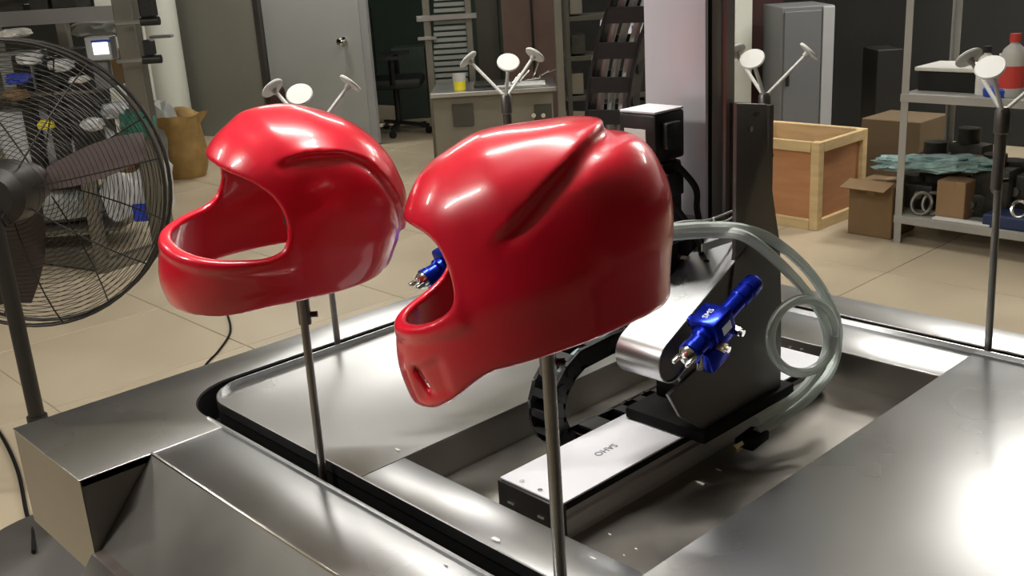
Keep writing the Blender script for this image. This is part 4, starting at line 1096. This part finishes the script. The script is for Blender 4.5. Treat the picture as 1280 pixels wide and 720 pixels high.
# ---- wooden crate
cf = PZ(1021, 289, 0); X0c, X1c, Y0c, Y1c = cf.x-.62, cf.x, cf.y, cf.y+.50; Hc = PX(1027, 178, cf.x).z
cr = thing('wooden_crate', ((X0c+X1c)/2, (Y0c+Y1c)/2, 0), 'open pine framed crate with orange plywood sides', 'crate')
tk = .05
for (x_, y_) in ((X0c, Y0c), (X1c-tk, Y0c), (X0c, Y1c-tk), (X1c-tk, Y1c-tk)):
    MB().bb(x_, x_+tk, y_, y_+tk, 0, Hc, .003, 1).build('corner_post', 'pine', cr)
for z_ in (0, Hc-.055):
    MB().bb(X0c+tk, X1c-tk, Y0c-.003, Y0c+.022, z_, z_+.055, .002, 1).build('rail', 'pine', cr)
    MB().bb(X0c+tk, X1c-tk, Y1c-.022, Y1c+.003, z_, z_+.055, .002, 1).build('rail', 'pine', cr)
    MB().bb(X0c-.003, X0c+.022, Y0c+tk, Y1c-tk, z_, z_+.055, .002, 1).build('rail', 'pine', cr)
    MB().bb(X1c-.022, X1c+.003, Y0c+tk, Y1c-tk, z_, z_+.055, .002, 1).build('rail', 'pine', cr)
MB().bb(X0c+tk, X1c-tk, Y0c+.022, Y0c+.032, .01, Hc-.003).build('plywood_panel', 'ply', cr)
MB().bb(X0c+tk, X1c-tk, Y1c-.032, Y1c-.022, .01, Hc-.003).build('plywood_panel', 'pine', cr)
MB().bb(X0c+.022, X0c+.032, Y0c+tk, Y1c-tk, .01, Hc-.003).build('plywood_panel', 'ply', cr)
MB().bb(X1c-.032, X1c-.022, Y0c+tk, Y1c-tk, .01, Hc-.003).build('plywood_panel', 'ply', cr)
MB().bb(X0c+.03, X1c-.03, Y0c+.03, Y1c-.03, .02, .035).build('floor_panel', 'ply', cr)

# ---- cardboard boxes
def carton(x0, x1, y0, y1, h_, label, z0=0, m='card', tape=True, flaps=False):
    t = thing('cardboard_box', ((x0+x1)/2, (y0+y1)/2, z0), label, 'box', 'cardboard boxes by the shelf')
    MB().bb(x0, x1, y0, y1, z0, z0+h_, .004, 1).build('carton', m, t)
    if tape: MB().bb((x0+x1)/2-.02, (x0+x1)/2+.02, y0-.0008, y1+.0008, z0+h_-.05, z0+h_+.0008).build('tape', 'card2', t)
    if flaps:
        for s_, yy in ((-1, y0), (1, y1)):
            MB().box(((x0+x1)/2, yy+s_*.045, z0+h_+.01), (x1-x0, .11, .004), Matrix.Rotation(-s_*.25, 3, 'X')).build('flap', m, t)
    return t
cb = PZ(1088, 296, 0)
carton(cb.x-.13, cb.x+.11, cb.y, cb.y+.26, PY(1088, 232, cb.y).z, 'brown cardboard box on the floor between the crate and shelf', flaps=True)
c5 = PZ(1112, 246, 0)
carton(c5.x-.2, c5.x+.16, c5.y, c5.y+.35, PY(1108, 150, c5.y).z, 'tall dim cardboard box standing behind the metal shelf post', m='carddim', tape=False)
boxat(1096, 62, 1128, 140, 6.9, .3, 'black_case', 'black', 'tall black case in the dark behind the shelf post', 'case', z0=0)

# ---- metal shelf on the right
sp = PZ(1121, 303, 0); SX0, SX1, SY0, SY1 = sp.x, sp.x+1.45, sp.y, sp.y+.52
zU = PY(1130, 117, SY0).z; zL = PY(1130, 270, SY0).z
sh = thing('metal_shelf', ((SX0+SX1)/2, (SY0+SY1)/2, 0), 'grey metal storage shelf at the right', 'shelf')
for (x_, y_) in ((SX0, SY0), (SX1, SY0), (SX0, SY1), (SX1, SY1)):
    m_ = MB(); m_.bb(x_-.018, x_+.018, y_-.002, y_+.002, 0, 1.9); m_.bb(x_-.018 if x_ == SX0 else x_+.014, x_-.014 if x_ == SX0 else x_+.018, min(y_, y_+(.03 if y_ == SY0 else -.03)), max(y_, y_+(.03 if y_ == SY0 else -.03)), 0, 1.9)
    m_.build('post', 'shelfmetal', sh)
for z_ in (zL, zU, 1.62):
    MB().bb(SX0-.02, SX1+.02, SY0-.006, SY1+.006, z_-.006, z_, .001, 1).build('shelf_board', 'shelfmetal', sh)
    MB().bb(SX0-.02, SX1+.02, SY0-.008, SY0-.004, z_-.038, z_-.004).build('shelf_edge', 'shelfmetal', sh)
    MB().bb(SX0-.02, SX1+.02, SY1+.004, SY1+.008, z_-.038, z_-.004).build('shelf_edge', 'shelfmetal', sh)
# upper board
def sx(px_, z_, y_=None): return PY(px_, 100, SY0+.12 if y_ is None else y_).x
SU = 'goods on the upper shelf board'; SLW = 'goods on the lower shelf board'
bt = thing('parts_tray', ((sx(1145, 0)+sx(1222, 0))/2, SY0+.2, zU), 'long black tray with a white lid on the upper shelf board', 'tray', SU)
xa, xb_ = sx(1147, 0), sx(1222, 0)
hb = PY(1180, 84, SY0+.12).z-zU
MB().bb(xa, xb_, SY0+.12, SY0+.36, zU+.001, zU+hb*.82, .004, 1).build('tray_body', 'black', bt)
MB().bb(xa-.01, xb_+.01, SY0+.10, SY0+.37, zU+hb*.83, zU+hb, .004, 1).build('lid', 'paper', bt)
def bottle(px_, D_, r_, h_, mats, label):
    x_ = PY(px_, 110, SY0+D_).x; c = (x_, SY0+D_, zU+.001)
    t = thing('bottle', c, label, 'bottle', 'bottles on the upper shelf board')
    MB().lathe([(0, 0), (r_*.95, 0), (r_, .01), (r_, h_*.66), (r_*.8, h_*.76), (r_*.36, h_*.84), (r_*.34, h_*.88), (0, h_*.88)], c, (0, 0, 1), 20).build('bottle_body', mats[0], t)
    MB().lathe([(0, h_*.87), (r_*.42, h_*.87), (r_*.42, h_), (0, h_)], c, (0, 0, 1), 16).build('cap', mats[1], t)
    MB().lathe([(r_*1.01, h_*.15), (r_*1.012, h_*.15), (r_*1.012, h_*.5), (r_*1.01, h_*.5)], c, (0, 0, 1), 20).build('label_band', mats[2], t)
bottle(1231, .10, .042, .22, ('white', 'black', 'paper'), 'white bottle with black cap beside the black tray')
bottle(1264, .08, .055, .28, ('pad', 'redplastic', 'redplastic'), 'big pale bottle with a red band on the upper shelf')
bottle(1300, .2, .05, .24, ('white', 'bluecap', 'bluecap'), 'white bottle with blue band at the right picture edge')
bottle(1250, .26, .035, .17, ('bluecap', 'white', 'paper'), 'small blue bottle behind the pale bottles')
bl_ = PY(1264, 118, SY0+.03).x
single('blue_tub', MB().lathe([(0, 0), (.075, 0), (.078, .03), (.07, .04), (0, .04)], (bl_-.07, SY0+.02+.07, zU+.001), (0, 0, 1), 24), 'bluecap', 'bright blue round tub standing on the upper shelf', 'tub')
# lower board
rnd = random.Random(11)
labs = ['dark oily gearbox at the left end of the lower shelf', 'dark motor body under the teal film', 'dark flange block in the middle of the lower shelf', 'rusty block behind the small brown box', 'dark pump body right of the teal film', 'dark valve block at the back of the lower shelf', 'tall dark casting behind the pile on the lower shelf', 'dark rounded casting near the right rod']
for k, (px_, dy, s_, mm) in enumerate(((1150, .25, (.22, .2, .16), 'darkstuff'), (1185, .32, (.24, .2, .22), 'darkstuff'), (1215, .22, (.16, .16, .14), 'darkstuff'), (1225, .36, (.16, .14, .26), 'card'), (1245, .25, (.18, .18, .30), 'darkstuff'), (1170, .42, (.2, .12, .30), 'darkstuff'), (1210, .44, (.18, .1, .38), 'darkstuff'), (1268, .34, (.2, .2, .26), 'darkstuff'))):
    x_ = PY(px_, 250, SY0+dy).x
    t = thing('machine_part', (x_, SY0+dy, zL), labs[k], 'machine part', SLW)
    MB().box((x_, SY0+dy, zL+s_[2]*.4+.002), (s_[0], s_[1], s_[2]*.8), Matrix.Rotation(rnd.uniform(-.3, .3), 3, 'Z'), .012).build('block', mm, t)
    MB().cyl((x_-.02, SY0+dy, zL+s_[2]*.8), (x_-.02, SY0+dy, zL+s_[2]), s_[0]*.3, n=16).build('boss', mm, t)
    MB().cyl((x_+s_[0]*.2, SY0+dy-s_[1]*.5-.02, zL+s_[2]*.5), (x_+s_[0]*.2, SY0+dy, zL+s_[2]*.5), .022, n=12).build('shaft', 'rackmetal', t)
tf = MB(); 
p0, p1 = PY(1100, 212, SY0+.16), PY(1236, 196, SY0+.16)
tf.lump((p0+p1)/2, ((p1-p0).length, .16, .085), 21, .35, 3.0, 4, .8, Matrix.Rotation(-.09, 3, 'Y'))
single('plastic_film', tf, 'teal', 'crumpled teal plastic film lying across the parts on the shelf', 'plastic film')
xq = PY(1194, 240, SY0+.10).x
carton(xq-.07, xq+.07, SY0+.05, SY0+.18, PY(1194, 228, SY0+.05).z-zL, 'small brown box in the middle of the lower shelf', z0=zL+.001, m='card2')
xq0, xq1 = PY(1168, 268, SY0+.03).x, PY(1240, 275, SY0+.03).x
single('white_sheet', MB().bb(xq0, xq1, SY0+.005, SY0+.045, zL+.001, zL+.012, .002, 1), 'paper', 'flat white strip along the front of the lower shelf', 'strip')
pa, pb = PY(1188, 259, SY0+.03), PY(1246, 243, SY0+.25)
single('steel_pipe', MB().cyl((pa.x, SY0+.07, zL+.026), (pb.x, SY0+.28, zL+.05), .013, n=12), 'shelfmetal', 'pale pipe lying slantwise on the lower shelf', 'pipe')
for k, (px_, dy) in enumerate(((1152, .07), (1166, .10))):
    x_ = PY(px_, 255, SY0+dy).x
    single('grey_ring', MB().tube([(x_+.05*math.cos(a_), SY0+dy+.02*math.sin(a_), zL+.055+.05*math.sin(a_)) for a_ in [2*PI*i/20 for i in range(20)]], .010, 8, True), 'rackmetal', ['grey coil ring at the left of the lower shelf', 'second grey coil ring beside the small brown box'][k], 'ring', SLW)
x_ = PY(1268, 268, SY0+.05).x
nt_ = thing('navy_tray', (x_, SY0+.1, zL), 'navy blue tray at the right of the lower shelf', 'tray', SLW)
MB().bb(x_-.13, x_+.2, SY0+.01, SY0+.2, zL+.001, zL+.06, .006, 1).build('tray_body', 'navy', nt_)
MB().tube([(x_+.02+.035*math.cos(a_), SY0+.05+.012*math.sin(a_), zL+.095+.035*math.sin(a_)) for a_ in [2*PI*i/20 for i in range(20)]], .009, 8, True).build('steel_ring', 'chrome', nt_)
#==END BACKGROUND==
